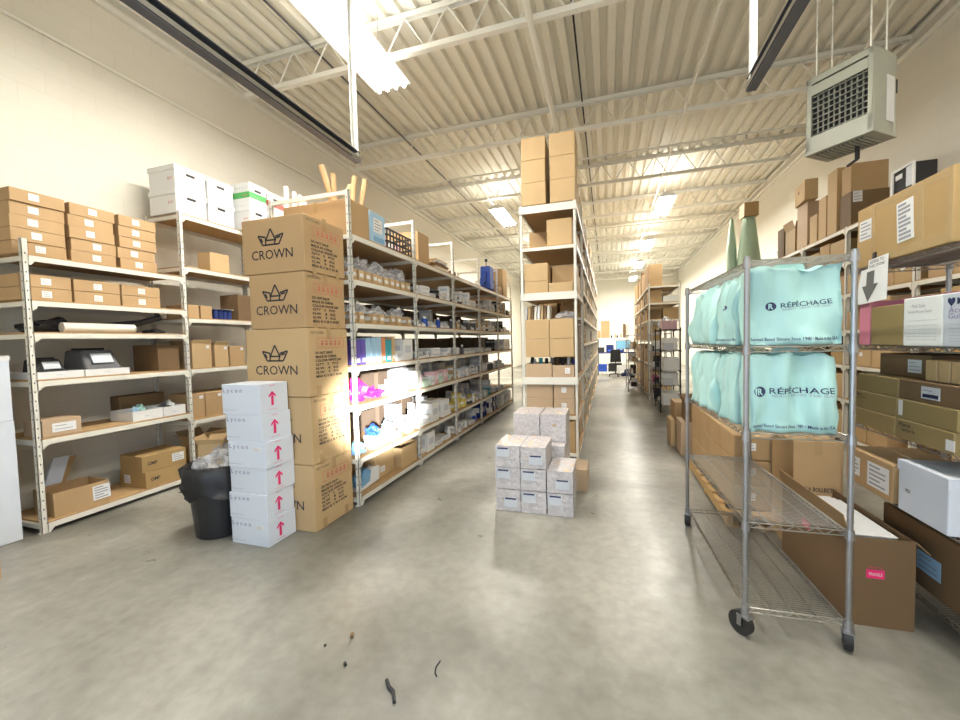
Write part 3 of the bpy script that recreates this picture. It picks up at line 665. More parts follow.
# ------------------------------------------------------------------ white boxes with pink arrows
zl = [0, .20, .395, .595, .795, 1.0, 1.225]
off = [(0,0,0),(-.012,.004,1.2),(.0,.012,-.5),(.012,-.004,.8),(-.005,.0,-1.0),(-.015,-.01,1.4)]
for k in range(6):
    z0, z1 = zl[k], zl[k+1]; dx, dy, a = off[k]
    o, d = carton('white box with a pink arrow, %s from the floor in the stack' % ORD[k], -2.775+dx, -2.42+dx, 2.30+dy, 2.575+dy, z0, z1-.001, 'whitebox', name='white_box', rot=R(a), tape=None, bevel=.003)
    write(o, d, '-y', .29, .78, .18, .042, 'L y c o n', 'ink_purple', bold=.01); write(o, d, '-y', .20, .14, .13, .010, 'professional waxing care', 'ink_grey')
    if k in (0, 3): sticker(o, d, '-y', .78, .72, .075, .032, 'paper', lines=2)
    b = MB(); b.poly([(-.012,-.06,0),(.012,-.06,0),(.012,.01,0),(-.012,.01,0)]); b.poly([(.034,.0,0),(.034,.018,0),(0,.05,0),(-.034,.018,0),(-.034,.0,0),(0,.026,0)])
    b.poly([(.012,.008,0),(0,.03,0),(-.012,.008,0)])
    put('up_arrow', b.mesh('up_arrow', 'ink_pink'), o, decal_mat(d, '+x', .42, .52, .0015), 'pink printed arrow')
    write(o, d, '+x', .42, .12, .09, .008, 'THIS WAY UP PLEASE', 'ink_pink'); write(o, d, '+x', .42, .93, .06, .008, 'THIS SIDE', 'ink_pink')
# ------------------------------------------------------------------ rubbish bin
t = empty('rubbish_bin', 'black plastic bin with a black liner beside the white box stack', 'bin', (-3.045, 2.43, 0))
b = MB(); b.lathe([(.165,0),(.175,.01),(.215,.50),(.232,.505),(.232,.53),(.222,.53),(.205,.51),(.155,.02),(0.0,.02)],28); part(b, 'body', 'black', t, smooth=False)
b = MB(); rnd = random.Random(5); n = 36; rows = []
for a_, (r_, z_) in enumerate(((.19,.44),(.205,.54),(.225,.575),(.238,.56),(.248,.50),(.245,.44),(.24,.38),(.243,.35))):
    rows.append([(r_+rnd.uniform(-.006,.006)*a_+.012*math.sin(i*1.7+a_*.3)*(a_>2), z_+(.02*math.sin(i*.9)+rnd.uniform(-.012,.012))*(a_>3)) for i in range(n)])
for row in rows:
    for i, (r_, z_) in enumerate(row): tt = 2*math.pi*i/n; b.v.append((r_*math.cos(tt), r_*math.sin(tt), z_))
for a_ in range(len(rows)-1):
    for i in range(n): j = (i+1)%n; b.f.append((a_*n+i,a_*n+j,(a_+1)*n+j,(a_+1)*n+i)); b.m.append(0)
part(b, 'liner', 'black', t, 'black bag folded over the rim', smooth=True)
link('plastic_wrap', blob('plastic_wrap', .40, .38, .24, 'plastic_film', 11, .5), None, (-3.01, 2.42, .50), label='crumpled clear plastic piled in the black bin', cat='plastic')
carton('open kraft carton stuffed in the black bin', -3.22, -3.04, 2.40, 2.56, .52, .72, 'kraft_light', name='open_carton', opened=True, flaps=.5, rot=R(25))
# small card bits in bin
# ------------------------------------------------------------------ left aisle rack contents
X1 = -2.215
bayn = ['nearest bay', 'second bay', 'third bay', 'fourth bay', 'farthest bay']; levn = ['bottom shelf', 'second shelf', 'third shelf', 'fourth shelf', 'fifth shelf', 'sixth shelf', 'top shelf']
def bl(i): return RB[i]+.03, RB[i+1]-.03
o, d = carton('large brown carton on top of the aisle rack beside the crown cartons', -2.98, -2.23, 3.19, 3.50, 2.52, 2.84, 'kraft', tape='y')
t = empty('tube_carton', 'open carton of tall kraft mailing tubes at the back of the rack top', 'tubes', (-2.64, 3.70, 2.521))
b = MB(); sx = .2; b.box(-.14,.14,-.12,.12,0,.3); part(b, 'carton_body', 'kraft', t)
rnd = random.Random(3)
for k in range(8):
    a_ = rnd.uniform(-.09,.09); c_ = -.09+.026*k; tx, ty = rnd.uniform(-.10,.10), rnd.uniform(-.22,.26)
    b = MB(); b.rod((a_,c_,.05),(a_+tx,c_+ty,rnd.uniform(.66,.80)),.028,12); part(b, 'mailing_tube', 'kraft', t)
for k in range(4):
    b = MB(); b.rod((0,0,.0),(rnd.uniform(-.03,.03),rnd.uniform(-.03,.03),.56-.02*k),.022,10)
    link('mailing_tube', b.mesh('mailing_tube', 'white'), None, (-3.02+.01*k, 3.27+.09*k, 2.521), label='white mailing tube, %s in line behind the big brown carton' % ORD[k], cat='tube')
o, d = carton('light blue box standing upright on the top of the aisle rack', -2.42, -2.23, 3.52, 3.80, 2.52, 2.83, 'lightblue', name='blue_box', tape=None)
sticker(o, d, '+x', .5, .6, .16, .14, 'white', lines=4); sticker(o, d, '+x', .55, .16, .2, .05, 'skyblue', name='blue_stripe')
t = empty('wire_crate', 'dark crate of jars and cartons on the rack top beside the light blue box', 'crate', (-2.38, 4.10, 2.521))
b = MB()
for z in (0, .07, .14, .20):
    b.box(-.16,.16,-.28,-.27,z,z+.02); b.box(-.16,.16,.27,.28,z,z+.02); b.box(-.16,-.15,-.28,.28,z,z+.02); b.box(.15,.16,-.28,.28,z,z+.02)
for k in range(9):
    y_ = -.275+.55*k/8; b.box(.15,.16,y_-.008,y_+.008,0,.22)
b.box(-.16,.16,-.28,.28,-.0,.006); part(b, 'crate_frame', 'black', t)
for k in range(7): link('jar', (lambda bb: (bb.lathe([(.032,0),(.035,.02),(.035,.10),(.025,.115),(.025,.14)],12), bb.mesh('jar', ['darkgrey','palepink','blackmatte','white'][k%4]))[1])(MB()), None, (-2.42+.09*(k%2), 3.87+.075*k, 2.53), label='%s jar in line inside the dark crate, counted from the near end' % ORD[k], cat='jar')
carton('small kraft carton standing in the dark crate', -2.46, -2.36, 3.86, 3.96, 2.53, 2.88, 'kraft_light', tape=None)

def mk_bottle(m, capm, h=.16, r=.03):
    b = MB(); b.lathe([(r*.92,0),(r,.008),(r,h*.66),(r*.5,h*.78),(r*.5,h*.8)],12,m=0); b.lathe([(r*.55,h*.8),(r*.55,h)],10,m=1); return b.mesh('bottle', [m, capm])
def mk_jar(m, capm, h=.07, r=.038):
    b = MB(); b.lathe([(r*.95,0),(r,.005),(r,h*.65)],14,m=0); b.lathe([(r*1.05,h*.65),(r*1.05,h)],14,m=1); return b.mesh('jar', [m, capm])
def mk_prod(m, bandm, sx, sy, sz):
    b = MB(); b.box(-sx/2,sx/2,-sy/2,sy/2,0,sz,0); b.box(sx/2,sx/2+.0008,-sy*.35,sy*.35,sz*.35,sz*.7,1); b.box(-sx*.35,sx*.35,-sy/2-.0008,-sy/2,sz*.35,sz*.7,1); return b.mesh('product_box', [m, bandm])
def mk_bin(m, sx=.26, sy=.12, sz=.085):   # shelf bin, front towards +x with a cut-down lip
    b = MB(); t_ = .004; a, c = sx/2, sy/2
    b.box(-a,a,-c,c,0,t_); b.box(-a,-a+t_,-c,c,0,sz); b.box(a-t_,a,-c,c,0,sz*.38)
    for s in (-c, c-t_): b.hexa([(-a,s,0),(a,s,0),(a,s+t_,0),(-a,s+t_,0),(-a,s,sz),(a*.35,s,sz),(a*.35,s+t_,sz),(-a,s+t_,sz)]); b.hexa([(a*.35,s,0),(a,s,0),(a,s+t_,0),(a*.35,s+t_,0),(a*.35,s,sz),(a,s,sz*.38),(a,s+t_,sz*.38),(a*.35,s+t_,sz)])
    return b.mesh('shelf_bin', m)
PM = {}
def pm(key, fn):
    if key not in PM: PM[key] = fn()
    return PM[key]
PROD = {
 'whitebox': lambda: ('product_box', 'white product box', 'box', pm('wb', lambda: mk_prod('white','label_grey',.16,.075,.11)), .16, .075, .11),
 'smallwhite': lambda: ('small_box', 'small white box', 'box', pm('sw', lambda: mk_prod('white','ink_grey',.10,.055,.075)), .10, .055, .075),
 'kraftbox': lambda: ('kraft_box', 'small kraft box', 'box', pm('kb', lambda: mk_prod('kraft_light','paper',.15,.085,.10)), .15, .085, .10),
 'blackbox': lambda: ('product_box', 'small black box', 'box', pm('bb', lambda: mk_prod('blackmatte','grey',.14,.06,.12)), .14, .06, .12),
 'pinkbox': lambda: ('cosmetic_box', 'pale pink box', 'box', pm('pb', lambda: mk_prod('palepink','white',.16,.065,.17)), .16, .065, .17),
 'mintbox': lambda: ('cosmetic_box', 'mint green box', 'box', pm('mb', lambda: mk_prod('mint','white',.16,.10,.07)), .16, .10, .07),
 'tealbox': lambda: ('cosmetic_box', 'teal box', 'box', pm('tb', lambda: mk_prod('teal','white',.14,.10,.13)), .14, .10, .13),
 'yellowbox': lambda: ('cosmetic_box', 'yellow box', 'box', pm('yb', lambda: mk_prod('yellow','white',.13,.11,.12)), .13, .11, .12),
 'greybox': lambda: ('grey_box', 'grey box', 'box', pm('gb', lambda: mk_prod('label_grey','white',.18,.11,.14)), .18, .11, .14),
 'bigwhite': lambda: ('white_box', 'large white box', 'box', pm('bw', lambda: mk_prod('white','label_grey',.30,.22,.24)), .30, .22, .24),
 'binder': lambda: ('binder', 'upright blue grey binder', 'binder', pm('bi', lambda: mk_prod('navy','white',.24,.055,.27)), .24, .055, .27),
 'whitebinder': lambda: ('binder', 'upright white binder', 'binder', pm('wbi', lambda: mk_prod('white','ink_navy',.24,.06,.28)), .24, .06, .28),
 'bottle': lambda: ('bottle', 'white bottle', 'bottle', pm('bo', lambda: mk_bottle('white','white')), .06, .06, .16),
 'darkbottle': lambda: ('bottle', 'dark bottle', 'bottle', pm('db', lambda: mk_bottle('darkgrey','white',.15)), .06, .06, .15),
 'bluebottle': lambda: ('bottle', 'blue bottle', 'bottle', pm('blb', lambda: mk_bottle('blue','white',.14)), .06, .06, .14),
 'jar': lambda: ('jar', 'white jar', 'jar', pm('ja', lambda: mk_jar('white','white')), .076, .076, .07),
 'darkjar': lambda: ('jar', 'dark jar', 'jar', pm('dj', lambda: mk_jar('darkgrey','white')), .076, .076, .07),
 'bin': lambda: ('shelf_bin', 'white open fronted shelf bin', 'bin', pm('bn', lambda: mk_bin('white')), .26, .12, .085),
 'flat': lambda: ('flat_box', 'flat white box', 'box', pm('fl', lambda: mk_prod('white','label_grey',.26,.20,.06)), .26, .20, .06),
}
def fill(where, xf, sgn, ya, yb, z, kinds, hmax, stackp=.25, gap=(.004, .03), second=.3):
    """line of goods from the near end; xf = front face x, sgn=-1 when goods extend towards -x"""
    y = ya; n = 0; rn = random
    while True:
        kd = rn.choice(kinds); nm, ds, cat, me, sx, sy, sz = PROD[kd]()
        if y+sy > yb or n >= 20: break
        g = rn.uniform(*gap); inset = rn.uniform(.0, .05)
        x = xf + sgn*(sx/2+inset)
        rot = (0 if sgn < 0 else math.pi) + (0 if kd in ('bin', 'bigwhite', 'binder', 'whitebinder') else R(rn.uniform(-9, 9)))
        o = link(nm, me, None, (x, y+sy/2, z+.001), (0,0,rot), '%s, {o} along, %s' % (ds, where), cat)
        if kd not in ('bin', 'bottle', 'darkbottle', 'bluebottle', 'binder', 'whitebinder') and rn.random() < stackp and sz*2 < hmax:
            link(nm, me, None, (x+rn.uniform(-.008,.008), y+sy/2, z+sz+.002), (0,0,rot), '%s atop another, {o} along, %s' % (ds, where), cat)
        if kd == 'bin':
            nm2, ds2, cat2, me2, a2, b2, c2 = PROD[rn.choice(['smallwhite','jar','darkjar','smallwhite'])]()
            link(nm2, me2, None, (x-sgn*.03, y+sy/2, z+.006), (0,0,rot), '%s in a shelf bin, {o} along, %s' % (ds2, where), cat2)
        y += sy+g; n += 1
        if rn.random() < .08: y += rn.uniform(.05,.15)
W = ['whitebox','smallwhite','whitebox','jar','bottle']
PAL = {
 (1,0): ['bigwhite','whitebox','flat','bottle'], (2,0): ['flat','whitebox','bluebottle'], (3,0): ['binder','whitebinder','binder'], (4,0): ['whitebinder','greybox','bigwhite'],
 (1,1): ['bigwhite','flat','whitebox'], (2,1): ['whitebox','bottle','darkjar','yellowbox','jar'], (3,1): ['tealbox','yellowbox','whitebox','greybox'], (4,1): ['smallwhite'],
 (1,2): ['pinkbox','pinkbox','mintbox','whitebox','mintbox'], (2,2): ['whitebox','greybox','smallwhite','kraftbox'], (3,2): ['darkbottle','greybox','bottle'], (4,2): ['smallwhite'],
 (1,3): ['bin','bin','whitebox','flat'], (2,3): ['bin','bin','darkbottle','whitebox'], (3,3): ['bin','flat','blackbox'], (4,3): ['greybox','bigwhite'],
 (1,4): ['bin','bluebottle','bin'], (2,4): ['bin','darkbottle','kraftbox'], (3,4): ['kraftbox','darkjar','whitebox'], (4,4): ['flat','blackbox'],
 (1,5): ['whitebox','blackbox','whitebox','flat'], (2,5): ['whitebox','darkjar','whitebox'], (3,5): ['whitebox','bottle','smallwhite'], (4,5): ['whitebinder','blackbox','kraftbox'],
}
for (bi, li), kinds in sorted(PAL.items()):
    ya, yb = bl(bi); z = LB[li]; hm = (LB[li+1] if li < 6 else 3)-z-.08
    fill('%s, %s, aisle rack' % (levn[li], bayn[bi]), X1, -1, ya, yb-(.7 if kinds == ['smallwhite'] else 0), z, kinds, hm)
for (bi, li), kinds in sorted(PAL.items()):     # a second, deeper line of goods standing behind the first
    if kinds == ['smallwhite'] or li == 3: continue
    ya, yb = bl(bi); fill('back line, %s, %s, aisle rack' % (levn[li], bayn[bi]), X1-.27, -1, ya, yb, LB[li], {0:['bigwhite','whitebox'],1:['whitebox','greybox','bottle'],2:['bigwhite','greybox','whitebox']}.get(li, ['whitebox','blackbox','bottle','greybox']), LB[li+1]-LB[li]-.08, stackp=.45, gap=(.01,.10))
# stock cartons behind the aisle rack goods, interior shade painted into their colour
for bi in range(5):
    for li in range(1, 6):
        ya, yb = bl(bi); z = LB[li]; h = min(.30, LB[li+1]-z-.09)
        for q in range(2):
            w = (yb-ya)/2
            carton('shade-darkened carton at the back, %s half of %s, %s, aisle rack' % (('near','far')[q], levn[li], bayn[bi]), -3.06, -2.80, ya+q*w+.01, ya+(q+1)*w-.01, z, z+h-random.uniform(0,.06), 'stock_shade', tape=None, name='stock_carton')
# nearest bay, by hand
ya, yb = bl(0)
for li in (5, 4):
    z = LB[li]
    for k in range(10):
        if li == 4 and k % 3 == 2: continue
        nm, ds, cat, me, sx, sy, sz = PROD['kraftbox']()
        link(nm, me, None, (X1-.09-random.uniform(0,.03), ya+.05+k*.118, z+.001), (0,0,0), 'small kraft box, %s of the row under plastic bags, %s' % (ORD[k], levn[li]), 'box')
    for k in range(6):
        link('plastic_bag', blob('plastic_bag', .30, .26, .14+.05*(k%2), 'plastic_film', 40+k+li*7, .55), None, (X1-.20-.02*(k%2), ya+.14+k*.19, z+(.102 if li == 5 else .05)), label='clear crumpled plastic bag, %s along from the near end, %s' % (ORD[k], levn[li]), cat='bag')
z = LB[3]; y = ya+.01
for k, (m, w, h, nm) in enumerate((('purple',.085,.235,'purple'),('purple',.085,.24,'purple'),('lightblue',.08,.25,'pale blue'),('lightblue',.09,.255,'pale blue'),('lightblue',.10,.26,'pale blue'),('orange',.075,.255,'orange'),('teal',.12,.235,'teal'),('kraft_light',.07,.27,'kraft'))):
    o, d = carton('%s upright pack, %s from the near end of the row at eye level' % (nm, ORD[k]), X1-.26, X1-.01, y, y+w-.004, z, z+h, m, name='product_pack', tape=None, bevel=.006, rot=R(random.uniform(-2,2)))
    sticker(o, d, '+x', .5, .18, w*.6, .04, 'paper')
    y += w+.004
fill('fourth shelf, nearest bay, past the kraft pack', X1, -1, y+.01, yb, z, ['bigwhite','whitebox'], .3)
z = LB[2]
link('pink_bag', blob('pink_bag', .30, .32, .24, 'hotpink', 61, .35), None, (X1-.20, ya+.22, z+.003), label='hot pink plastic bag in the nearest bay beside the crown cartons', cat='bag')
link('pink_bag', blob('pink_bag', .26, .26, .12, 'hotpink', 62, .35), None, (X1-.18, ya+.52, z+.003), label='smaller flat hot pink bag beside the first pink bag', cat='bag')
fill('third shelf, nearest bay, aisle rack', X1, -1, ya+.66, yb, z, ['bigwhite','whitebox'], .3)
z = LB[1]
for k in range(3): link('blue_pouch', blob('blue_pouch', .18, .20, .12, ('skyblue','blue','lightblue')[k], 70+k, .3), None, (X1-.12, ya+.12+.30*k, z+.10 if k else z), label='%s pouch, %s of three on the second shelf, nearest bay' % (('sky blue','deep blue','pale blue')[k], ORD[k]), cat='pouch')
fill('second shelf, nearest bay, aisle rack', X1, -1, ya+.28, yb, z, ['smallwhite','whitebox','bottle'], .09, stackp=0)
z = LB[0]
o, d = carton('big open kraft carton at the far end of the nearest bay, bottom shelf', X1-.40, X1-.01, ya+.82, yb-.03, z, z+.22, 'kraft_light', name='open_carton', opened=True, flaps=.8, flen=.03)
o, d = carton('kraft carton with a white label, bottom shelf of the nearest bay', X1-.45, X1-.08, ya+.38, ya+.76, z, z+.28, 'kraft_light'); sticker(o, d, '+x', .35, .3, .09, .06, 'paper', lines=3)
carton('kraft carton at the near end, bottom shelf of the nearest bay', X1-.50, X1-.22, ya+.03, ya+.36, z, z+.25, 'kraft', tape=None)
t = empty('folded_banner', 'pale blue and white folded banner on the bottom shelf of the nearest bay', 'banner', (X1-.10, ya+.05, z+.001))
b = MB(); b.hexa([(-.06,0,0),(.05,0,0),(.05,.34,.02),(-.06,.34,.02),(-.06,.02,.10),(.05,.02,.06),(.05,.36,.15),(-.06,.36,.17)]); part(b, 'white_fold', 'white', t)
b = MB(); b.hexa([(-.05,-.01,.06),(.06,-.01,.03),(.06,.16,.06),(-.05,.16,.10),(-.05,-.01,.12),(.06,-.01,.10),(.06,.19,.16),(-.05,.19,.18)]); part(b, 'blue_fold', 'skyblue', t, 'pale blue fold')
# top of the aisle rack
o, d = carton('kraft carton standing on top of the second bay of the aisle rack', -2.70, -2.24, 4.60, 4.92, 2.52, 2.90, 'kraft', tape='y')
t = empty('paper_stack', 'uneven stack of papers and flat bags on the second bay top', 'papers', (-2.42, 5.35, 2.521))
for k in range(7): b = MB(); q = random.uniform(-.02,.02); b.box(-.18+q,.17+q,-.20+q*2,.22+q,.022*k,.022*k+.020); part(b, 'flat_bundle', ('kraft_light','white','kraft','kraft_dark')[k%4], t)
o, d = carton('low brown carton on the top of the third bay', -2.50, -2.26, 5.75, 5.95, 2.52, 2.60, 'kraft_dark', tape=None)
t = empty('blue_garment', 'royal blue garment hanging on a black stand on the rack top', 'garment', (-2.36, 7.98, 2.534))
b = MB(); b.rod((0,0,0),(0,0,.62),.008,8); b.rod((-.15,0,.004),(.15,0,.004),.012,8); b.rod((0,-.15,.004),(0,.15,.004),.012,8); b.lathe([(.0,.60),(.03,.61),(.03,.66),(.0,.67)],10); b.rod((.05,.16,.46),(.05,.42,.22),.008,6); part(b, 'stand', 'black', t)
b = MB(); b.hexa([(-.10,-.14,.03),(.12,-.14,.03),(.12,.16,.03),(-.10,.16,.03),(-.09,-.13,.50),(.11,-.13,.50),(.11,.15,.50),(-.09,.15,.50)]); part(b, 'cloth', 'blue', t, bevel=.02)
b = MB(); b.hexa([(-.04,-.36,.10),(.04,-.36,.10),(.05,-.12,.20),(-.05,-.12,.20),(-.04,-.34,.22),(.04,-.34,.22),(.05,-.12,.40),(-.05,-.12,.40)]); part(b, 'sleeve', 'blue', t, bevel=.015)
carton('tall pale carton on the top of the farthest bay', -2.75, -2.25, 8.9, 9.3, 2.52, 3.15, 'kraft_light', tape=None)
carton('kraft carton on the top of the farthest bay, near end', -2.60, -2.25, 8.35, 8.8, 2.52, 2.72, 'kraft', tape='x')
# ------------------------------------------------------------------ middle rack
MR = 'middle rack'
YC = RC[0]+.005
def fc(label, x0, x1, y0, y1, z0, z1, m='kraft_light', tape=None, **k): return carton(label, x0, x1, y0, y1, z0, z1, m, tape=tape, **k)
for c_, (xa, xb) in enumerate(((-1.00, -.70), (-.645, -.35))):
    for k in range(3):
        z = 3.166+.272*k; a_ = (0, .6, -.8)[k]*(1 if c_ else -1)
        o, d = fc('kraft carton, %s from the bottom of the %s column topping the %s' % (ORD[k], ('left','right')[c_], MR), xa+.003*k*(1-c_), xb+.003*k*c_, YC, YC+.40, z, z+.270, rot=R(a_))
        b = MB(); b.box(-.145,.145,-.2008,-.2,.02,.03); 
fc('kraft carton on the board just below the top of the middle rack', -.70, -.395, YC+.05, YC+.5, 2.66, 2.98)
fc('upper kraft carton at the left front of the middle rack, below the wide board', -.98, -.69, YC, YC+.42, 2.235, 2.45)
fc('lower kraft carton at the left front of the middle rack, below the wide board', -.98, -.69, YC, YC+.42, 2.08, 2.233)
fc('low kraft carton at the right front of the middle rack, below the wide board', -.68, -.39, YC, YC+.42, 2.08, 2.20)
fc('kraft carton set back on the low right carton of the middle rack', -.66, -.39, YC+.20, YC+.5, 2.202, 2.44, 'kraft')
for c_, (xa, xb) in enumerate(((-.98, -.685), (-.68, -.39))):
    for k, (za, zb) in enumerate(((1.29, 1.515), (1.518, 1.76))):
        fc('kraft carton, %s %s of the block of four at eye height, middle rack' % (('lower','upper')[k], ('left','right')[c_]), xa, xb, YC, YC+.42, za, zb, 'kraft_light')
for k in range(8):
    m = ('white','kraft_light','kraft_dark','cream')[k%4]; x = -.98+.04*k
    b = MB(); b.box(-.015,.015,-.10,.10,0,.16+.01*(k%3)); link('catalogue', b.mesh('catalogue', m), None, (x, YC+.14, 1.762), (0,R(3),0), 'thin catalogue, %s from the left, standing on the block of four' % ORD[k], 'catalogue')
link('plastic_bag', blob('plastic_bag', .26, .3, .11, 'stretch_film', 88, .3), None, (-.50, YC+.2, 1.762), label='clear bag lying on the block of four kraft cartons', cat='bag')
o, d = fc('shallow open kraft tray of dark tools on the left above the front beam', -.98, -.66, YC, YC+.4, 1.04, 1.21, 'kraft_pink', name='open_carton', opened=True, flaps=0)
o, d = fc('shallow open kraft tray of dark tools on the right above the front beam', -.65, -.39, YC, YC+.4, 1.04, 1.19, 'kraft_pink', name='open_carton', opened=True, flaps=0)
sticker(o, d, '-y', .7, .55, .06, .07, 'paper', lines=2)
for k in range(9):
    m = ('blackmatte','white','teal','blackmatte','darkgrey','kraft_dark','blackmatte','white','navy')[k]; b = MB(); b.rod((0,0,0),(random.uniform(-.03,.03),random.uniform(-.02,.08),.2+random.uniform(0,.04)),.022,8)
    link('tool', b.mesh('tool', m), None, (-.95+.068*k, YC+.12+.05*(k%2), 1.05), label='%s tool handle from the left, standing in the shallow kraft trays' % ORD[k], cat='tool')
for c_, (xa, xb) in enumerate(((-.98, -.65), (-.64, -.39))):
    for k, (za, zb) in enumerate(((.585, .775), (.778, .97))):
        o, d = fc('kraft carton under the third beam of the middle rack, %s %s' % (('lower','upper')[k], ('left','right')[c_]), xa, xb, YC, YC+.42, za, zb, 'kraft_pink')
        if c_: sticker(o, d, '-y', .50, .55, .06, .065, 'paper', lines=2)
for c_, (xa, xb) in enumerate(((-.98, -.65), (-.64, -.39))): fc('kraft carton on the bottom board of the middle rack, %s one' % ('left','right')[c_], xa, xb, YC, YC+.42, .12, .50, 'kraft')
# right flank of the middle rack, bay by bay
cwords = ['first', 'second', 'third', 'fourth', 'fifth', 'sixth', 'seventh', 'eighth']
for bi in range(8):
    lv = LC if bi == 0 else LC2
    for li, z in enumerate(lv):
        ya = RC[bi]+.03 + (.45 if bi == 0 else 0); yb = RC[bi+1]-.03; hm = (lv[li+1] if li+1 < len(lv) else z+.7)-z-.09
        if li == len(lv)-1 and bi > 5: continue
        hm -= .012
        y = ya; n = 0
        big = (li in (0, 4, 5, 6, 7)) if bi < 5 else (li % 2 == 0)
        lvw = 'level %s' % ('one','two','three','four','five','six','seven','eight')[li]
        if big or bi == 0:
            while y < yb-.22:
                w = random.uniform(.24, .42); h = random.uniform(.55, 1)*hm
                if y+w > yb: w = yb-y
                fc('kraft carton, {o} on %s, %s bay, right flank of middle rack' % (lvw, cwords[bi]), -.39-random.uniform(.28,.30), -.37, y, y+w-.008, z, z+min(hm, max(.12,h)), random.choice(['kraft','kraft_light','kraft_pink','kraft_dark']))
                y += w; n += 1
        else:
            fill('%s, %s bay, right flank of middle rack' % (lvw, cwords[bi]), -.36, -1, ya, yb, z, ['whitebox','kraftbox','greybox','blackbox','bottle','bigwhite','flat'], hm, gap=(.004,.05))
        # goods on the left aisle side
        if bi < 6 and li % 2 == 0:
            fc('kraft carton on %s, %s bay, left aisle side of middle rack' % (lvw, cwords[bi]), -1.0, -.74, ya+.02, ya+.6, z, z+min(.3,hm), 'kraft')
# ------------------------------------------------------------------ shrink wrapped stack
def wrapped(label, x0, x1, y0, y1, z0, z1, lab=(.3, .7), seed=0):
    sx, sy, sz = x1-x0, y1-y0, z1-z0; d = (sx, sy, sz)
    o = link('wrapped_carton', box_mesh('wrapped_carton', sx-.01, sy-.01, sz-.006, 'kraft_pink'), None, ((x0+x1)/2, (y0+y1)/2, z0+.003), label=label, cat='box')
    if lab: sticker(o, d, '-y', lab[0], lab[1], sx*.52, sz*.42, 'label_grey', lines=0); sticker(o, d, '-y', lab[0], lab[1]+.17, sx*.44, sz*.07, 'ink_navy', name='label_print', th=.0018)
    from mathutils import noise as nz
    bm = bmesh.new(); bmesh.ops.create_cube(bm, size=1); bmesh.ops.subdivide_edges(bm, edges=bm.edges, cuts=9, use_grid_fill=True)
    for v in bm.verts:
        n = nz.noise(v.co*7+Vector((seed*3.1, seed, 0)))*.006; w = v.co.normalized()
        v.co = Vector((v.co.x*(sx-.001), v.co.y*(sy-.001), v.co.z*(sz-.002))) + w*(n-.002) + Vector((0,0,sz/2-.002))
    me = bpy.data.meshes.new('stretch_wrap'); bm.to_mesh(me); bm.free(); me.materials.append(K('stretch_film')); link('stretch_wrap', me, o, label='crinkled clear stretch wrap')
rows = [(0,.195),(.197,.39),(.392,.585)]
for c_, (xa, xb) in enumerate(((-.96,-.735),(-.733,-.51),(-.505,-.285))):
    for k, (za, zb) in enumerate(rows):
        if c_ == 2 and k == 2: continue
        wrapped('film wrapped carton, %s row, %s column of the front face of the floor stack' % (('bottom','middle','top')[k], ('left','middle','right')[c_]), xa, xb, 3.38, 3.80, za, zb, (.32, .68) if (c_+k) % 3 else (.6, .4), c_*3+k)
for c_, (xa, xb) in enumerate(((-.93,-.66),(-.655,-.40))):
    for k, (za, zb) in enumerate(((0,.24),(.242,.48),(.482,.76))):
        wrapped('film wrapped carton, %s of the %s rear column of the floor stack' % (('bottom','middle','top')[k], ('left','right')[c_]), xa, xb, 4.0 if k == 2 else 3.86, 4.42, za, zb, None, 20+c_*3+k)
carton('low kraft carton beside the rear of the film wrapped stack', -.38, -.20, 4.0, 4.35, 0, .22, 'kraft_pink', tape=None)
# ------------------------------------------------------------------ aqua bags on the cart
def bag_mesh(w, d, h, seed, m, amp=.032, top=1):
    from mathutils import noise as nz
    bm = bmesh.new(); bmesh.ops.create_cube(bm, size=1); bmesh.ops.subdivide_edges(bm, edges=bm.edges, cuts=15, use_grid_fill=True)
    for v in bm.verts:
        x, y, z = v.co; t = z+.5; o = Vector((seed*5.3, seed*1.7, 0))
        pin = 1-.55*top*max(0, t-.35)**1.3
        fold = nz.noise(Vector((x*3.2+seed, y*2, t*1.0))*1.3+o)
        f2 = abs(nz.noise(Vector((x*6+t*1.6, y*3, t*2.2))+o*2))
        yy = y*d*pin + (amp*1.7*fold-amp*1.2*f2)*(1 if abs(y) > .45 else .4)
        xx = x*w*(1+.05*fold) + (.012*nz.noise(Vector((0, y*3, t*4))+o) if abs(x) > .45 else 0)
        zz = t*h + (.03*nz.noise(Vector((x*3, y*2, 0))+o)-.015*abs(math.sin(x*9)) if t > .95 else 0)
        v.co = Vector((xx, yy, zz))
    me = bpy.data.meshes.new('tote_bag'); bm.to_mesh(me); bm.free(); me.materials.append(K(m)); me.polygons.foreach_set('use_smooth', [True]*len(me.polygons)); return me
def shrink_print(o, bagme, M, me, off=.0025):
    """lay flat print onto the bag's wrinkled front: returns a copy of the print whose vertices sit on the bag surface"""
    from mathutils.bvhtree import BVHTree
    bv = BVHTree.FromPolygons([v.co[:] for v in bagme.vertices], [p.vertices[:] for p in bagme.polygons])
    q = me.copy(); bm = bmesh.new(); bm.from_mesh(q)
    bmesh.ops.triangulate(bm, faces=bm.faces)
    n = (M.to_3x3() @ Vector((0,0,1))).normalized()
    for v in bm.verts:
        p = M @ v.co; hit = bv.ray_cast(p+n*.15, -n)
        v.co = (hit[0] if hit[0] else p) + n*off
    bm.to_mesh(q); bm.free(); return q
def emblem_mesh():
    b = MB(); n = 28
    b.poly([(.5*math.cos(2*math.pi*i/n), .5*math.sin(2*math.pi*i/n), 0) for i in range(n)]); return b.mesh('emblem', 'ink_navy')
EM = emblem_mesh()
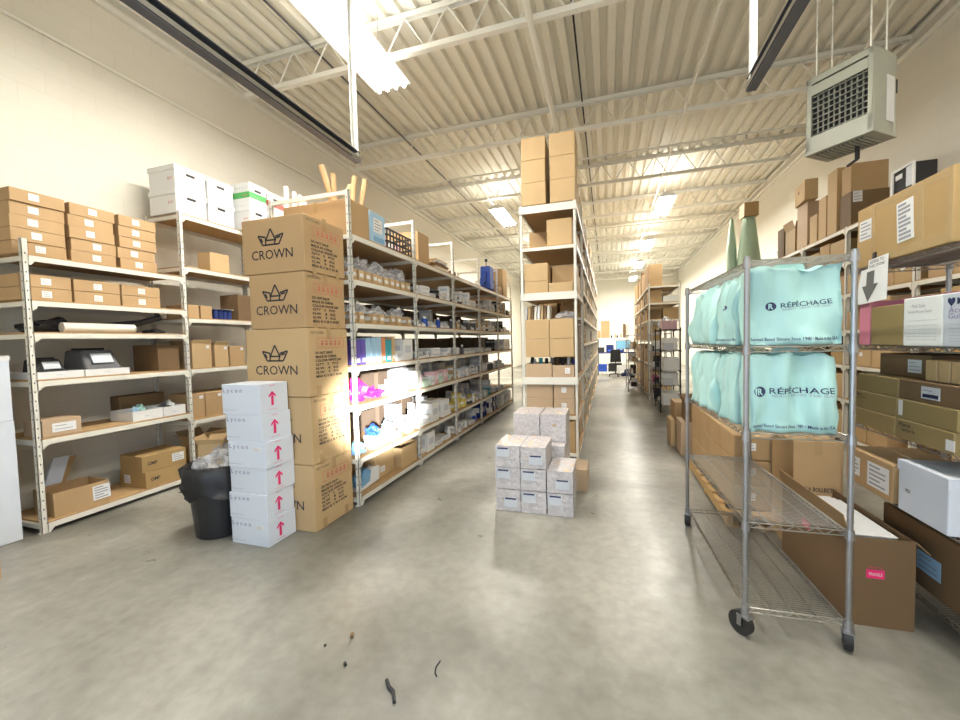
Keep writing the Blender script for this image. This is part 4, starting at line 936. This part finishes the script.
def tote(label, cx, cy, z, w, d, h, rz, seed, m='aqua', logo=None, lx=.0, lz=.6, lw=.5, tl=0):
    me = bag_mesh(w, d, h, seed, m)
    o = link('tote_bag', me, None, (cx, cy, z+.002), (0,0,rz), label, 'bag')
    F = Matrix(((1,0,0,0),(0,0,-1,-d/2),(0,1,0,0),(0,0,0,1)))     # print frame on the -y face
    def pr(txtme, x, zz, ww, hh, name, lab=None, off=.003, tilt=0):
        M = F @ Matrix.Translation((x, zz, 0)) @ Matrix.Rotation(tilt, 4, 'Z') @ Matrix.Diagonal((ww, hh, 1, 1)); link(name, shrink_print(o, me, M, txtme, off), o, label=lab)
    if logo:
        s = lw*w
        pr(EM, lx*w-s*.5, lz*h, s*.19, s*.17, 'emblem', 'round navy emblem')
        pr(text_mesh('R', m, .03), lx*w-s*.5, lz*h, s*.09, s*.11, 'emblem_letter', None, .005)
        if logo != 'emblem':
            pr(text_mesh(logo, 'ink_navy', .006), lx*w+s*.09, lz*h+s*(.02+tl*.4), s*.86, s*.12, 'lettering', tilt=tl); pr(text_mesh('BEAUTY FROM THE SEA', 'ink_grey'), lx*w+s*.09, lz*h-s*(.075-tl*.4), s*.80, s*.035, 'lettering', tilt=tl)
    if logo: pr(text_mesh('Seaweed Based Skincare Since 1980 \u2022 Made in the USA', 'ink_navy', .008), 0, h*.075, w*.96, .016, 'lettering')
    if logo != 'plain':
        b = MB(); top = h
        for s_ in (-1, 1): b.bar((s_*w*.16, 0, h-.05), (s_*w*.12, .01, h+.015), .03, .003)
        b.bar((-w*.13, .01, h+.012), (w*.13, .01, h+.012), .003, .03)
        link('handle', b.mesh('handle', m), o)
    return o
c5, s5 = math.cos(R(2.3)), math.sin(R(2.3))
def cl(x, y): return (.828+x*c5-y*s5, 2.8625+x*s5+y*c5)
for tier, (z, h, wd, names) in enumerate(((1.027, .385, ('lower',)*1, 'lower'), (1.449, .372, ('upper',)*1, 'upper'))):
    nm = names
    x, y = cl(.0 if tier else -.012, -.525); tote('aqua tote bag with navy logo facing the camera, %s tier of the cart' % nm, x, y, z, .378 if tier else .355, .12, h, R(2.6), 3+tier*7, 'aqua', 'R\u00c9P\u00caCHAGE', .07 if tier else .03, .50 if tier else .51, .64 if tier else .82, .07 if tier else .02)
    for k in range(3):
        x, y = cl(-.085, -.27+k*.32); tote('aqua tote bag at the cart side, %s from the front, %s tier' % (ORD[k], nm), x, y, z, .31, .22, h-.01*k, R(-87.4), 21+tier*9+k, 'aqua2' if k % 2 else 'aqua', 'emblem' if (tier and k == 0) else None, .28, .55, .5)
    for k in range(3):
        x, y = cl(.125, -.27+k*.32); tote('folded aqua tote bag, far side of the cart, %s from the front, %s tier' % (ORD[k], nm), x, y, z, .30, .12, h-.03, R(92.6), 51+tier*9+k, 'aqua_inside')
# clear mats on the two lower cart shelves
for z, w in ((.592, 'upper'),):
    b = MB(); b.box(-.19,.19,-.59,.59,0,.0015); x, y = cl(0,0)
    link('shelf_liner', b.mesh('shelf_liner', 'clear_sheet'), None, (x, y, .580), (0,0,R(2.6)), 'clear plastic liner sheet on the second cart shelf from the floor', 'liner')
# ------------------------------------------------------------------ pallet with cartons behind the cart
t = empty('wood_pallet', 'pale wooden pallet on the floor under the kraft carton block', 'pallet', (.88, 3.50, 0))
for k in range(7): b = MB(); b.box(.0,.62,.02+k*.235,.11+k*.235,.095,.112); part(b, 'deck_board', 'wood', t)
for x in (0, .29, .58): b = MB(); b.box(x,x+.04,0,1.53,.018,.095); part(b, 'stringer', 'wood', t)
for k in range(3): b = MB(); b.box(.0,.62,.02+k*.70,.11+k*.70,0,.018); part(b, 'bottom_board', 'wood', t)
for k in range(3):
    for q in range(4):
        ya = 3.62+q*.425; z = .113+k*.20
        o, d = carton('kraft carton on the pallet, %s row, %s from the near end' % (('bottom','middle','top')[k], ORD[q]), .955, 1.235, ya, ya+.415, z, z+.196, 'kraft', tape=None, bevel=.009)
        if q == 0: sticker(o, d, '-y', .45, .55, .05, .06, 'paper', lines=2)
        if q < 2:
            o, d = carton('kraft carton in the second line of the pallet, %s row, %s deep' % (('bottom','middle','top')[k], ORD[q]), 1.24, 1.48, ya, ya+.42, z, z+.198, 'kraft_dark', tape=None)
            if q == 0: sticker(o, d, '-y', .3, .5, .05, .06, 'paper', lines=2)
carton('kraft carton on the floor past the pallet, with another behind it', .88, 1.18, 5.55, 5.95, 0, .42, 'kraft_pink')
carton('open brown carton standing on the kraft carton past the pallet', .94, 1.22, 5.6, 5.9, .422, .66, 'kraft_dark', name='open_carton', opened=True, flaps=.5)
carton('tall kraft carton on the floor, last before the black wire shelves', .90, 1.25, 6.2, 6.6, 0, .58, 'kraft')
carton('leaning flat kraft carton beside the tall carton past the pallet', .82, .88, 6.0, 6.35, 0, .36, 'kraft_light', tape=None)
# ------------------------------------------------------------------ big open carton on the floor, right
t = empty('big_carton', 'big brown open carton with pink fragile stickers between cart and wire shelving', 'box', (1.30, 2.87, 0), R(1.5))
D = (.27, .77, .46)
link('body', open_box_mesh('big_carton_body', D[0], D[1], D[2], 'kraft_dark'), t, (0,0,0))
b = MB(); b.hexa([(.131,-.385,.46),(.135,-.385,.46),(.135,.385,.46),(.131,.385,.46),(.19,-.385,.40),(.194,-.385,.40),(.194,.385,.40),(.19,.385,.40)]); part(b, 'flap', 'kraft_light', t)
b = MB(); b.hexa([(-.135,-.385,.46),(-.131,-.385,.46),(-.131,.385,.46),(-.135,.385,.46),(-.165,-.38,.57),(-.161,-.38,.57),(-.161,.38,.57),(-.165,.38,.57)]); part(b, 'flap', 'kraft', t)
for k in range(3): b = MB(); b.box(-.12,.115,-.34+.02*k,.34-.06*k,.41+.012*k,.412+.012*k); part(b, 'packing_paper', 'paper', t, 'white packing paper')
for f, u, v in (('-y', .40, .60), ('-x', .42, .70)):
    sticker(t, D, f, u, v, .075 if f == '-y' else .09, .045, 'ink_pink', name='fragile_sticker', label='pink fragile sticker', th=.0015)
    write(t, D, f, u, v, .055 if f == '-y' else .07, .016, 'FRAGILE', 'white', off=.003)
    write(t, D, f, u, v+.075, .06, .008, 'HANDLE WITH CARE', 'ink_pink')
# carton printed BOLLECTN
carton('brown carton on the floor under the printed carton behind the cart', 1.20, 1.49, 3.27, 3.58, 0, .40, 'kraft', tape=None)
o, d = carton('brown carton with black printing on its lower edge, behind the cart', 1.20, 1.48, 3.21, 3.58, .402, .775, 'kraft', tape='y'); write(o, d, '-y', .52, .13, .19, .03, 'ET & BOLLECTN', 'ink', bold=.02)
# ------------------------------------------------------------------ wire shelving contents (right)
WX = 1.49
o, d = carton('long brown carton wrapped in tape with a paper sheet, top of the wire shelving', WX, 1.93, 2.395, 2.985, 1.90, 2.245, 'kraft_gold', tape=None)
for q, (u, v, w, h) in enumerate(((.5,.93,.57,.03),(.5,.07,.57,.035),(.03,.5,.03,.33),(.97,.5,.03,.33),(.66,.5,.045,.33))): sticker(o, d, '-x', u, v, w, h, 'tape_pale', name='packing_tape', th=.0006+.0004*q)
sticker(o, d, '-x', .48, .52, .12, .21, 'paper', name='paper_sheet', label='white printed sheet taped on', lines=9, tilt=.06, th=.003)
o, d = carton('kraft carton with a white label behind the long taped carton', WX+.02, 1.90, 2.99, 3.165, 1.90, 2.26, 'kraft_gold', tape=None)
sticker(o, d, '-x', .5, .62, .13, .12, 'paper', lines=5)
t = empty('paper_sign', 'white sheet with a dark down arrow hung from the top wire shelf', 'sign', (1.475, 2.935, 1.80), 0)
t.rotation_euler = (R(-3), R(4), 0)
b = MB(); b.hexa([(-.001,-.135,-.125),(.001,-.135,-.125),(.001,.16,-.125),(-.001,.16,-.125),(-.001,-.125,.08),(.001,-.125,.08),(.001,.115,.08),(-.001,.115,.08)]); b.box(-.001,.001,-.125,.05,.08,.13); part(b, 'sheet', 'paper', t)
b = MB(); x = -.0022
b.poly([(x,.055,.06),(x,-.015,.06),(x,-.015,-.02),(x,-.055,-.02),(x,.03,-.12),(x,.095,-.02),(x,.055,-.02)]); part(b, 'arrow', 'ink_dark', t, 'dark printed down arrow')
Ms = Matrix(((0,0,-1,-.0022),(-1,0,0,-.03),(0,1,0,.112),(0,0,0,1)))
put('lettering', text_mesh('GOING TO', 'ink'), t, Ms @ Matrix.Diagonal((.12,.018,1,1))); put('lettering', text_mesh('THIS STORE', 'ink'), t, Matrix.Translation((0,0,-.026)) @ Ms @ Matrix.Diagonal((.14,.016,1,1)))
b = MB(); b.box(-.004,.004,-.012,.012,.13,.165); part(b, 'clip', 'black', t)
Z2 = 1.425
carton('long magenta carton behind the olive and white boxes, second wire shelf', 1.70, 1.93, 2.40, 3.10, Z2, Z2+.275, 'magenta', tape=None, name='magenta_box')
carton('pink box standing at the far end of the second wire shelf', WX, 1.66, 2.985, 3.09, Z2, Z2+.26, 'pink', tape=None, name='pink_box')
o, d = carton('olive brown shiny carton between the pink box and the white boxes', WX, 1.68, 2.705, 2.975, Z2, Z2+.222, 'kraft_olive', tape=None)
for k, (ya, yb) in enumerate(((2.44, 2.70), (2.16, 2.435))):
    o, d = carton(('white printed box beside the olive carton' if k == 0 else 'white printed box with a navy heart logo, at the photo edge')+', second wire shelf', WX, 1.69, ya, yb, Z2, Z2+.245, 'white' if k == 0 else 'label_grey', tape=None, name='white_box')
    if k == 0:
        write(o, d, '-x', .40, .82, .10, .018, '\u2022 Medi Guide', 'ink_grey'); write(o, d, '-x', .45, .70, .16, .018, 'General Purpose Supply', 'ink_grey')
    else:
        b = MB(); n = 20
        b.poly([(.022*math.sin(a_)**3*1.0, .0015*(13*math.cos(a_)-5*math.cos(2*a_)-2*math.cos(3*a_)-math.cos(4*a_)), 0) for a_ in [2*math.pi*i/n for i in range(n)]]); put('heart_logo', b.mesh('heart_logo', 'ink_navy'), o, decal_mat(d, '-x', .17, .84, .002))
        write(o, d, '-x', .50, .84, .12, .03, 'Medi', 'ink_navy', bold=.02); write(o, d, '-x', .42, .68, .17, .026, 'Account', 'ink_purple', bold=.01); write(o, d, '-x', .42, .57, .17, .026, 'Guidance', 'ink_purple', bold=.01)
    for q, v in enumerate((.52, .42, .34, .26, .19, .13)): write(o, d, '-x', .5, v if k == 0 else v*.8, .20, .007, 'printed contents and handling lines for stock', 'ink_grey')
    sticker(o, d, '-x', .5, .38, .005, .005, 'paper', name='sticker_dot')
Z3 = .935
for k in range(3):
    z = Z3+.105*k
    for q, (ya, yb) in enumerate(((2.73, 3.10), (2.34, 2.72))):
        o, d = carton('flat olive carton, %s layer, %s end of the third wire shelf' % (('bottom','middle','top')[k], ('far','near')[q]), WX-.01+.005*k, 1.93, ya-.01*k*q, yb, z, z+.103, 'kraft_olive' if not (q and k == 2) else 'kraft_dark', tape=None, name='flat_carton')
        if q == 1 and k == 2: sticker(o, d, '-x', .55, .5, .12, .06, 'label_grey', lines=2); sticker(o, d, '-x', .55, .36, .10, .018, 'ink_navy', name='label_print', th=.0016)
        if q == 1 and k == 1: sticker(o, d, '-x', .06, .55, .03, .08, 'paper')
        if q == 1 and k == 0: write(o, d, '-x', .18, .75, .08, .02, 'Flare', 'ink', bold=.02); write(o, d, '-x', .25, .5, .10, .02, 'hairline fix', 'ink', bold=.01); sticker(o, d, '-x', .95, .4, .05, .05, 'paper')
        if q == 0 and k == 1: write(o, d, '-x', .12, .78, .06, .012, 'SPA', 'ink', bold=.02); write(o, d, '-x', .18, .62, .09, .012, 'supplies', 'ink')
o, d = carton('dark carton with grey label under the second wire shelf', 1.56, 1.90, 2.62, 3.02, Z3+.316, Z3+.44, 'kraft_dark', tape=None); sticker(o, d, '-x', .72, .5, .10, .07, 'label_grey', lines=3)
for k in range(3): carton('pale wooden block, %s of three beside the grey labelled dark carton' % ORD[k], 1.52, 1.64, 2.36+.08*k, 2.43+.08*k, Z3+.316, Z3+.42, 'kraft_light', tape=None, name='wooden_block')
Z4 = .57
o, d = carton('brown carton with two white labels on the fourth wire shelf', WX-.03, 1.80, 2.70, 3.14, Z4, Z4+.21, 'kraft', tape='y')
sticker(o, d, '-x', .22, .52, .10, .11, 'paper', lines=4); sticker(o, d, '-x', .72, .5, .19, .14, 'paper', lines=5)
o, d = carton('white carton jutting out of the fourth wire shelf at the photo edge', 1.455, 1.87, 2.32, 2.645, Z4, Z4+.26, 'whitebox', tape=None, name='white_box'); write(o, d, '-x', .22, .45, .04, .018, 'VEX', 'ink', bold=.02)
b = MB(); b.box(-.211,.211,-.166,.166,.21,.262); link('lid', b.mesh('lid', 'whitebox'), o)
Z5 = .16
o, d = carton('dark carton with a pale blue label on the lowest wire shelf', 1.56, 1.93, 2.36, 2.96, Z5, Z5+.33, 'kraft_dark', tape=None); sticker(o, d, '-x', .60, .42, .16, .10, 'lightblue', name='blue_label', label='pale blue address label', lines=3)
# ------------------------------------------------------------------ right wall rack contents
RX = 3.06
def rc(label, ya, yb, z0, h, depth=.45, m='kraft', rot=0, **k): return carton(label, RX, RX+depth, ya, yb, z0, z0+h, m, tape=k.pop('tape', None), rot=rot, **k)
TZ = 2.91
o, d = rc('large brown carton under the heater, lower of two on the wall rack', 6.57, 6.82, TZ, .44, .40, 'kraft_dark'); sticker(o, d, '-y', .17, .84, .10, .14, 'paper', lines=3)
o, d = rc('large brown carton under the heater, upper of two on the wall rack', 6.58, 6.80, TZ+.442, .36, .39, 'kraft')
t = empty('black_case', 'black case with a white front edge on the wall rack top', 'case', (3.17, 5.62, TZ+.002))
b = MB(); b.box(-.09,.09,-.17,.17,.01,.36); part(b, 'body', 'blackmatte', t, bevel=.01)
for a_ in ((-.11,-.095,-.18,-.155,0,.37),(-.11,-.095,.155,.18,0,.37),(-.11,-.095,-.155,.155,.35,.37),(-.11,-.095,-.155,.155,0,.02)): b = MB(); b.box(*a_); part(b, 'edge_strip', 'white', t, 'white front edge')
b = MB(); b.box(-.102,-.092,-.14,-.05,.14,.345); part(b, 'panel', 'label_grey', t, 'pale panel'); b = MB(); b.box(-.100,-.092,.02,.12,.26,.31); part(b, 'label_plate', 'paper', t)
for k, (ya, yb, h, m) in enumerate(((6.92,7.17,.88,'kraft_light'),(7.20,7.42,.60,'kraft_light'),(7.47,7.70,.42,'kraft_light'),(7.78,8.14,.70,'kraft_pink'))):
    rc('upright kraft carton, %s in the row past the heater, wall rack top' % ORD[k], ya, yb, TZ, h, .12+.05*k, m)
o, d = carton('tilted kraft carton with a round stamp topping the upright row', RX-.05, RX+.12, 7.68, 8.16, TZ+.705, TZ+1.02, 'kraft_light', tape=None, rot=R(-6)); 
b = MB(); b.poly([(.035*math.cos(2*math.pi*i/16), .03*math.sin(2*math.pi*i/16), 0) for i in range(16)]); put('round_stamp', b.mesh('round_stamp', 'kraft_dark'), o, decal_mat(d, '-x', .4, .6, .002))
rc('brown carton at the far end of the wall rack top', 8.66, 8.95, TZ, .52, .4, 'kraft_dark'); rc('open kraft carton near the far end of the wall rack top', 8.22, 8.60, TZ, .40, .4, 'kraft_gold', name='open_carton', opened=True, flaps=.3)
link('plastic_bundle', blob('plastic_bundle', .4, .4, .25, 'plastic_film', 97, .4), None, (3.3, 9.15, TZ), label='clear plastic bundle at the far end of the wall rack top', cat='plastic')
for bi in range(4):
    for li in range(0, 6):
        z = LD[li]; hm = LD[li+1]-z-.09; y = RD[bi]+.04; n = 0
        while y < RD[bi+1]-.25:
            w = random.uniform(.26,.42); w = min(w, RD[bi+1]-.03-y)
            o, d = rc('carton, {o} on %s, %s bay of the wall rack' % (levn[li], ('near','second','third','far')[bi]), y, y+w-.012, z, hm*random.uniform(.6,1), .5, random.choice(['kraft','kraft_light','kraft_gold','kraft_dark','white' if random.random()<.4 else 'kraft']))
            if bi < 2 and n % 2 == 0: sticker(o, d, '-x', .5, .55, .07, .05, 'paper')
            y += w+.01; n += 1
# pale green bundle and box seen over the cart
t = empty('green_bundle', 'pale green netted bundle tapering upward behind the cart top', 'bundle', (2.62, 9.05, 0))
b = MB(); b.lathe([(.24,0),(.26,.4),(.27,1.0),(.25,1.6),(.24,2.4),(.19,3.0),(.12,3.6),(.10,3.76),(0,3.76)],18); part(b, 'net_roll', 'palegreen', t, smooth=True)
b = MB(); b.lathe([(.08,0),(.10,1.0),(.11,2.0),(.09,3.2),(.03,3.8),(0,3.8)],12,c=(-.26,.12)); part(b, 'net_strand', 'palegreen', t, smooth=True)
carton('small kraft carton balanced on the pale green bundle', 2.50, 2.74, 8.90, 9.20, 3.762, 4.02, 'kraft_gold', tape=None)
# ------------------------------------------------------------------ right aisle, far
for (xa, xb, ya, yb, lv, nm, kinds) in ((1.0, 1.36, 8.68, 9.48, [.15,.55,.85,1.25], 'black wire unit', ['whitebox','bigwhite','flat','greybox']), (.93, 1.33, 9.58, 10.38, [.15,.5,.85,1.2], 'chrome wire unit behind', ['whitebox','greybox','kraftbox','blackbox']), (.57, .86, 11.95, 13.0, [.15,.5,.85,1.2], 'grey far wire unit', ['whitebox','blackbox','kraftbox','bottle'])):
    for li, z in enumerate(lv): fill('%s, %s' % (levn[li], nm), xa+.03, 1, ya, yb, z, kinds, .25, gap=(.01,.05))
for k in range(8): 
    nm, ds, cat, me, sx, sy, sz = PROD['pinkbox'](); link(nm, me, None, (1.07+.07*(k%4), 8.78+.12*(k//4), 1.662), (0,0,R(90)), 'pale pink lined box, %s in the row topping the black wire unit' % ORD[k], 'box')
link('plastic_bag', blob('plastic_bag', .32, .36, .30, 'plastic_film', 101, .3), None, (1.16, 9.22, 1.66), label='puffy clear bag on top of the black wire unit', cat='bag')
link('purple_bag', blob('purple_bag', .22, .3, .18, 'magenta', 102, .3), None, (1.02, 9.72, .72-.22), label='small purple bag low on the chrome wire unit', cat='bag')
for bi in range(4):
    for li in range(6):
        z = LE[li]; hm = (LE[li+1] if li < 5 else z+.75)-z-.09; y = RE[bi]+.04; n = 0
        while y < RE[bi+1]-.3:
            w = min(random.uniform(.38,.6), RE[bi+1]-.03-y)
            carton('kraft carton, {o} on %s, %s bay of the far right rack' % (levn[min(li,5)], ('near','second','third','far')[bi]), .97, 1.25 if li != 5 else 1.27, y, y+w-.02, z, z+max(.15, hm*random.uniform(.65,1)), random.choice(['kraft','kraft_light','kraft_gold','kraft_dark']), tape=None, name='storage_carton')
            y += w; n += 1
carton('long white carton at the near end of the far right rack', 1.28, 1.62, 10.55, 10.95, 2.35, 2.50, 'white', tape=None)
carton('wide kraft carton at the near end of the far right rack', 1.28, 1.62, 10.55, 11.0, 1.95, 2.22, 'kraft', tape=None)
# ------------------------------------------------------------------ workbench at the far end
t = empty('workbench', 'dark workbench with raised shelf at the far end of the aisle', 'workbench', (.35, 17.5, 0))
b = MB(); b.box(-.75,.75,-.35,.35,.90,.94); part(b, 'worktop', 'navy', t)
b = MB(); b.box(-.75,.75,.05,.35,1.50,1.53); part(b, 'raised_shelf', 'white', t)
b = MB(); b.box(-.75,.75,-.30,.35,.12,.15); part(b, 'lower_shelf', 'white', t)
for x in (-.72,.72):
    for y in (-.32,.32): b = MB(); b.box(x-.02,x+.02,y-.02,y+.02,0,1.5 if y > 0 else .9); part(b, 'leg', 'darkgrey', t)
carton('tall kraft carton on the raised shelf of the far workbench', -.25, .10, 17.60, 17.84, 1.53, 2.25, 'kraft', tape=None)
carton('short kraft carton on the raised shelf of the far workbench', -.38, -.27, 17.60, 17.84, 1.53, 1.85, 'kraft', tape=None)
carton('slim kraft carton at the other end of the raised workbench shelf', .62, .72, 17.60, 17.84, 1.53, 2.10, 'kraft_dark', tape=None)
t = empty('computer_monitor', 'computer monitor with a pale blue screen on the far workbench', 'monitor', (.62, 17.45, .941))
b = MB(); b.box(-.28,.28,-.02,.02,.12,.48); part(b, 'casing', 'black', t); b = MB(); b.box(-.265,.265,-.022,-.02,.135,.465); part(b, 'screen', 'glassblue', t); b = MB(); b.box(-.03,.03,-.01,.02,.01,.14); b.box(-.12,.12,-.08,.08,0,.012); part(b, 'stand', 'black', t)
carton('dark blue crate on the far workbench beside the monitor', -.05, .25, 17.60, 17.8, .941, 1.25, 'navy', tape=None, name='crate')
carton('black box at the end of the far workbench', -.38, -.12, 17.30, 17.6, .941, 1.15, 'blackmatte', tape=None, name='crate')
for k in range(3): carton('%s carton under the far workbench, %s from its end' % (('blue','dark','white')[k], ORD[k]), -.35+.38*k, -.02+.38*k, 17.3, 17.7, .151, .45, ('blue','blackmatte','white')[k], tape=None)
for k in range(6): carton('%s small box, %s along the raised shelf of the far workbench' % (('dark','white','kraft')[k%3], ORD[k]), .14+.075*k, .20+.075*k, 17.6, 17.8, 1.53, 1.64+.03*(k%3), ('blackmatte','white','kraft')[k%3], tape=None, name='small_box')
link('cloth_heap', blob('cloth_heap', .5, .4, .3, 'navy', 131, .4), None, (.75, 17.0, 0), label='dark blue cloth heap on the floor by the far workbench', cat='cloth')
link('cloth_heap', blob('cloth_heap', .7, .4, .14, 'blue', 132, .4), None, (.30, 17.35, .941), label='blue cloth spread on the far workbench top', cat='cloth')
t = empty('office_chair', 'black office chair in front of the far workbench', 'chair', (.30, 16.75, 0))
b = MB(); b.box(-.24,.24,-.22,.22,.46,.54); part(b, 'seat', 'black', t, bevel=.03)
b = MB(); b.hexa([(-.21,-.24,.58),(.21,-.24,.58),(.21,-.19,.58),(-.21,-.19,.58),(-.18,-.30,1.08),(.18,-.30,1.08),(.18,-.25,1.08),(-.18,-.25,1.08)]); part(b, 'backrest', 'black', t, bevel=.02)
b = MB(); b.rod((0,0,.10),(0,0,.46),.025,10); b.rod((0,-.2,.5),(0,-.22,.62),.02,8); part(b, 'stem', 'black', t)
for k in range(5):
    a_ = 2*math.pi*k/5; b = MB(); b.rod((0,0,.12),(.28*math.cos(a_),.28*math.sin(a_),.075),.018,8); b.rod((.28*math.cos(a_)-.02,.28*math.sin(a_),.028),(.28*math.cos(a_)+.02,.28*math.sin(a_),.028),.028,12); part(b, 'leg', 'black', t)
# ------------------------------------------------------------------ bits on the floor
def twig(label, pts, r, m='blackmatte'):
    b = MB()
    for a_, c_ in zip(pts, pts[1:]): b.rod((a_[0],a_[1],r),(c_[0],c_[1],r),r,6)
    x0, y0 = pts[0]; me = b.mesh('debris_scrap', m); link('debris_scrap', me, None, (0,0,0), label=label, cat='debris')
twig('longest dark scrap of debris on the floor in the foreground', [(-.95,1.50),(-.92,1.47),(-.89,1.455),(-.86,1.41)], .008)
twig('thin curved dark strip on the floor right of the longest scrap', [(-.765,1.67),(-.77,1.63),(-.76,1.60),(-.745,1.585)], .003)
twig('small dark crumb on the floor left of the longest scrap', [(-1.19,1.53),(-1.18,1.52)], .008)
twig('small brown crumb on the floor above the dark crumb', [(-1.27,1.70),(-1.26,1.68)], .010, 'kraft_dark')
twig('tiny dark bead on the floor far left of the other scraps', [(-1.36,1.60),(-1.355,1.597)], .006)
# ------------------------------------------------------------------ render look
S.view_settings.view_transform = 'Standard'; S.view_settings.look = 'None'; S.view_settings.gamma = 1; S.view_settings.exposure = .03
S.cycles.use_denoising = True; S.cycles.max_bounces = 6; S.cycles.diffuse_bounces = 3; S.cycles.glossy_bounces = 3; S.cycles.transparent_max_bounces = 16
S.cycles.sample_clamp_indirect = 6; S.cycles.caustics_reflective = False; S.cycles.caustics_refractive = False
# ------------------------------------------------------------------ leave out repeats nothing of which can be seen, then number what stays
def finish():
    vl = bpy.context.view_layer; vl.update(); dg = bpy.context.evaluated_depsgraph_get()
    films = {'plastic_film', 'stretch_film', 'clear_sheet'}
    cand = [o for o in C.objects if o.parent is None and o.type == 'MESH' and o.get('category') and ('{o}' in o['label'] or o.name.split('.')[0] == 'stock_carton' or 'left aisle side of middle rack' in o['label'])]
    eyes = [Vector((0,0,1.5)), Vector((-.8,.1,1.5)), Vector((.7,.1,1.6))]
    drop = []
    for o in cand:
        mw = o.matrix_world; bb = [Vector(c) for c in o.bound_box]; lo = bb[0]; hi = bb[6]; seen = False
        for e in eyes:
            for ix in (.05, .95):
                for iy in (.05, .5, .95):
                    for iz in (.1, .9):
                        p = mw @ Vector((lo.x+(hi.x-lo.x)*ix, lo.y+(hi.y-lo.y)*iy, lo.z+(hi.z-lo.z)*iz))
                        org = e; d = (p-e).normalized(); left = 60
                        for _ in range(4):
                            ok, loc, nrm, idx, ob, _m = S.ray_cast(dg, org, d, distance=left)
                            if not ok: break
                            if ob.data.materials and ob.data.materials[0] and ob.data.materials[0].name in films: org = loc+d*.002; continue
                            if ob.name == o.name or (ob.parent and ob.parent.name == o.name): seen = True
                            break
                        if seen: break
                    if seen: break
                if seen: break
            if seen: break
        if not seen: drop.append(o)
    for o in drop:
        for c in list(o.children): bpy.data.objects.remove(c)
        bpy.data.objects.remove(o)
    cnt = {}; grp = {}
    for o in list(C.objects):
        l = o.get('label')
        if l and '{o}' in l:
            grp.setdefault(l, []).append(o)
            cnt[l] = cnt.get(l, 0)+1; o['label'] = l.replace('{o}', ORD[cnt[l]-1])
    for l, os_ in grp.items():
        if len(os_) > 1:
            for o in os_: o['group'] = ' '.join(l.replace('{o} along, ', '').replace('{o} on', 'on').replace(',', '').split()) + ', set side by side'
    fixed = {'crown_carton': 'crown cartons stacked by the aisle rack', 'banker_box': 'banker boxes on top of the left rack', 'tote_bag': 'aqua tote bags on the cart', 'wrapped_carton': 'film wrapped cartons on the floor', 'fluorescent_light': 'fluorescent lights under the joists',
             'door_rail': 'overhead door rails', 'catalogue': 'catalogues in the middle rack', 'tool': 'tools in the shallow trays', 'product_pack': 'upright packs at eye level', 'debris_scrap': 'scraps on the floor', 'sprinkler_pipe': 'sprinkler pipes under the joists', 'mailing_tube': 'white mailing tubes', 'cardboard_tray': 'white trays on the left rack', 'plastic_bag': 'clear plastic bags on the aisle rack', 'stock_carton': 'shade-darkened cartons at the back of the aisle rack', 'pink_bag': 'pink bags', 'blue_pouch': 'blue pouches', 'pouch': 'pouches in the white trays', 'wooden_block': 'wooden blocks on the wire shelving'}
    rules = (('white box with a pink arrow', 'white boxes with pink arrows'), ('on the pallet, ', 'kraft cartons on the pallet'), ('second line of the pallet', 'dark cartons on the pallet'), ('stack of five', 'flat cartons on the left rack top'), ('under the stack of five', 'flat cartons under the top board'), ('flat olive carton', 'flat olive cartons on the wire shelving'),
             ('topping the middle rack', 'kraft cartons topping the middle rack'), ('block of four', 'kraft cartons at eye height in the middle rack'), ('under the third beam', 'kraft cartons under the third beam'), ('upright kraft carton', 'upright cartons on the wall rack top'), ('row under plastic bags', 'small kraft boxes under plastic bags'), ('of three on the eye level shelf', 'open kraft cartons on the left rack'), ('knee level shelf', 'dark kraft cartons on the left rack'),
             ('topping the black wire unit', 'pink boxes on the black wire unit'), ('inside the dark crate', 'jars in the dark crate'), ('left aisle side of middle rack', 'cartons on the left side of the middle rack'), ('raised shelf of the far workbench', 'things on the raised workbench shelf'))
    for o in C.objects:
        l = o.get('label')
        if not l or o.parent or o.get('group') or o.get('kind'): continue
        st_ = o.name.split('.')[0]
        g = next((g for k, g in rules if k in l), fixed.get(st_))
        if g: o['group'] = g
    print('dropped', len(drop))
finish()
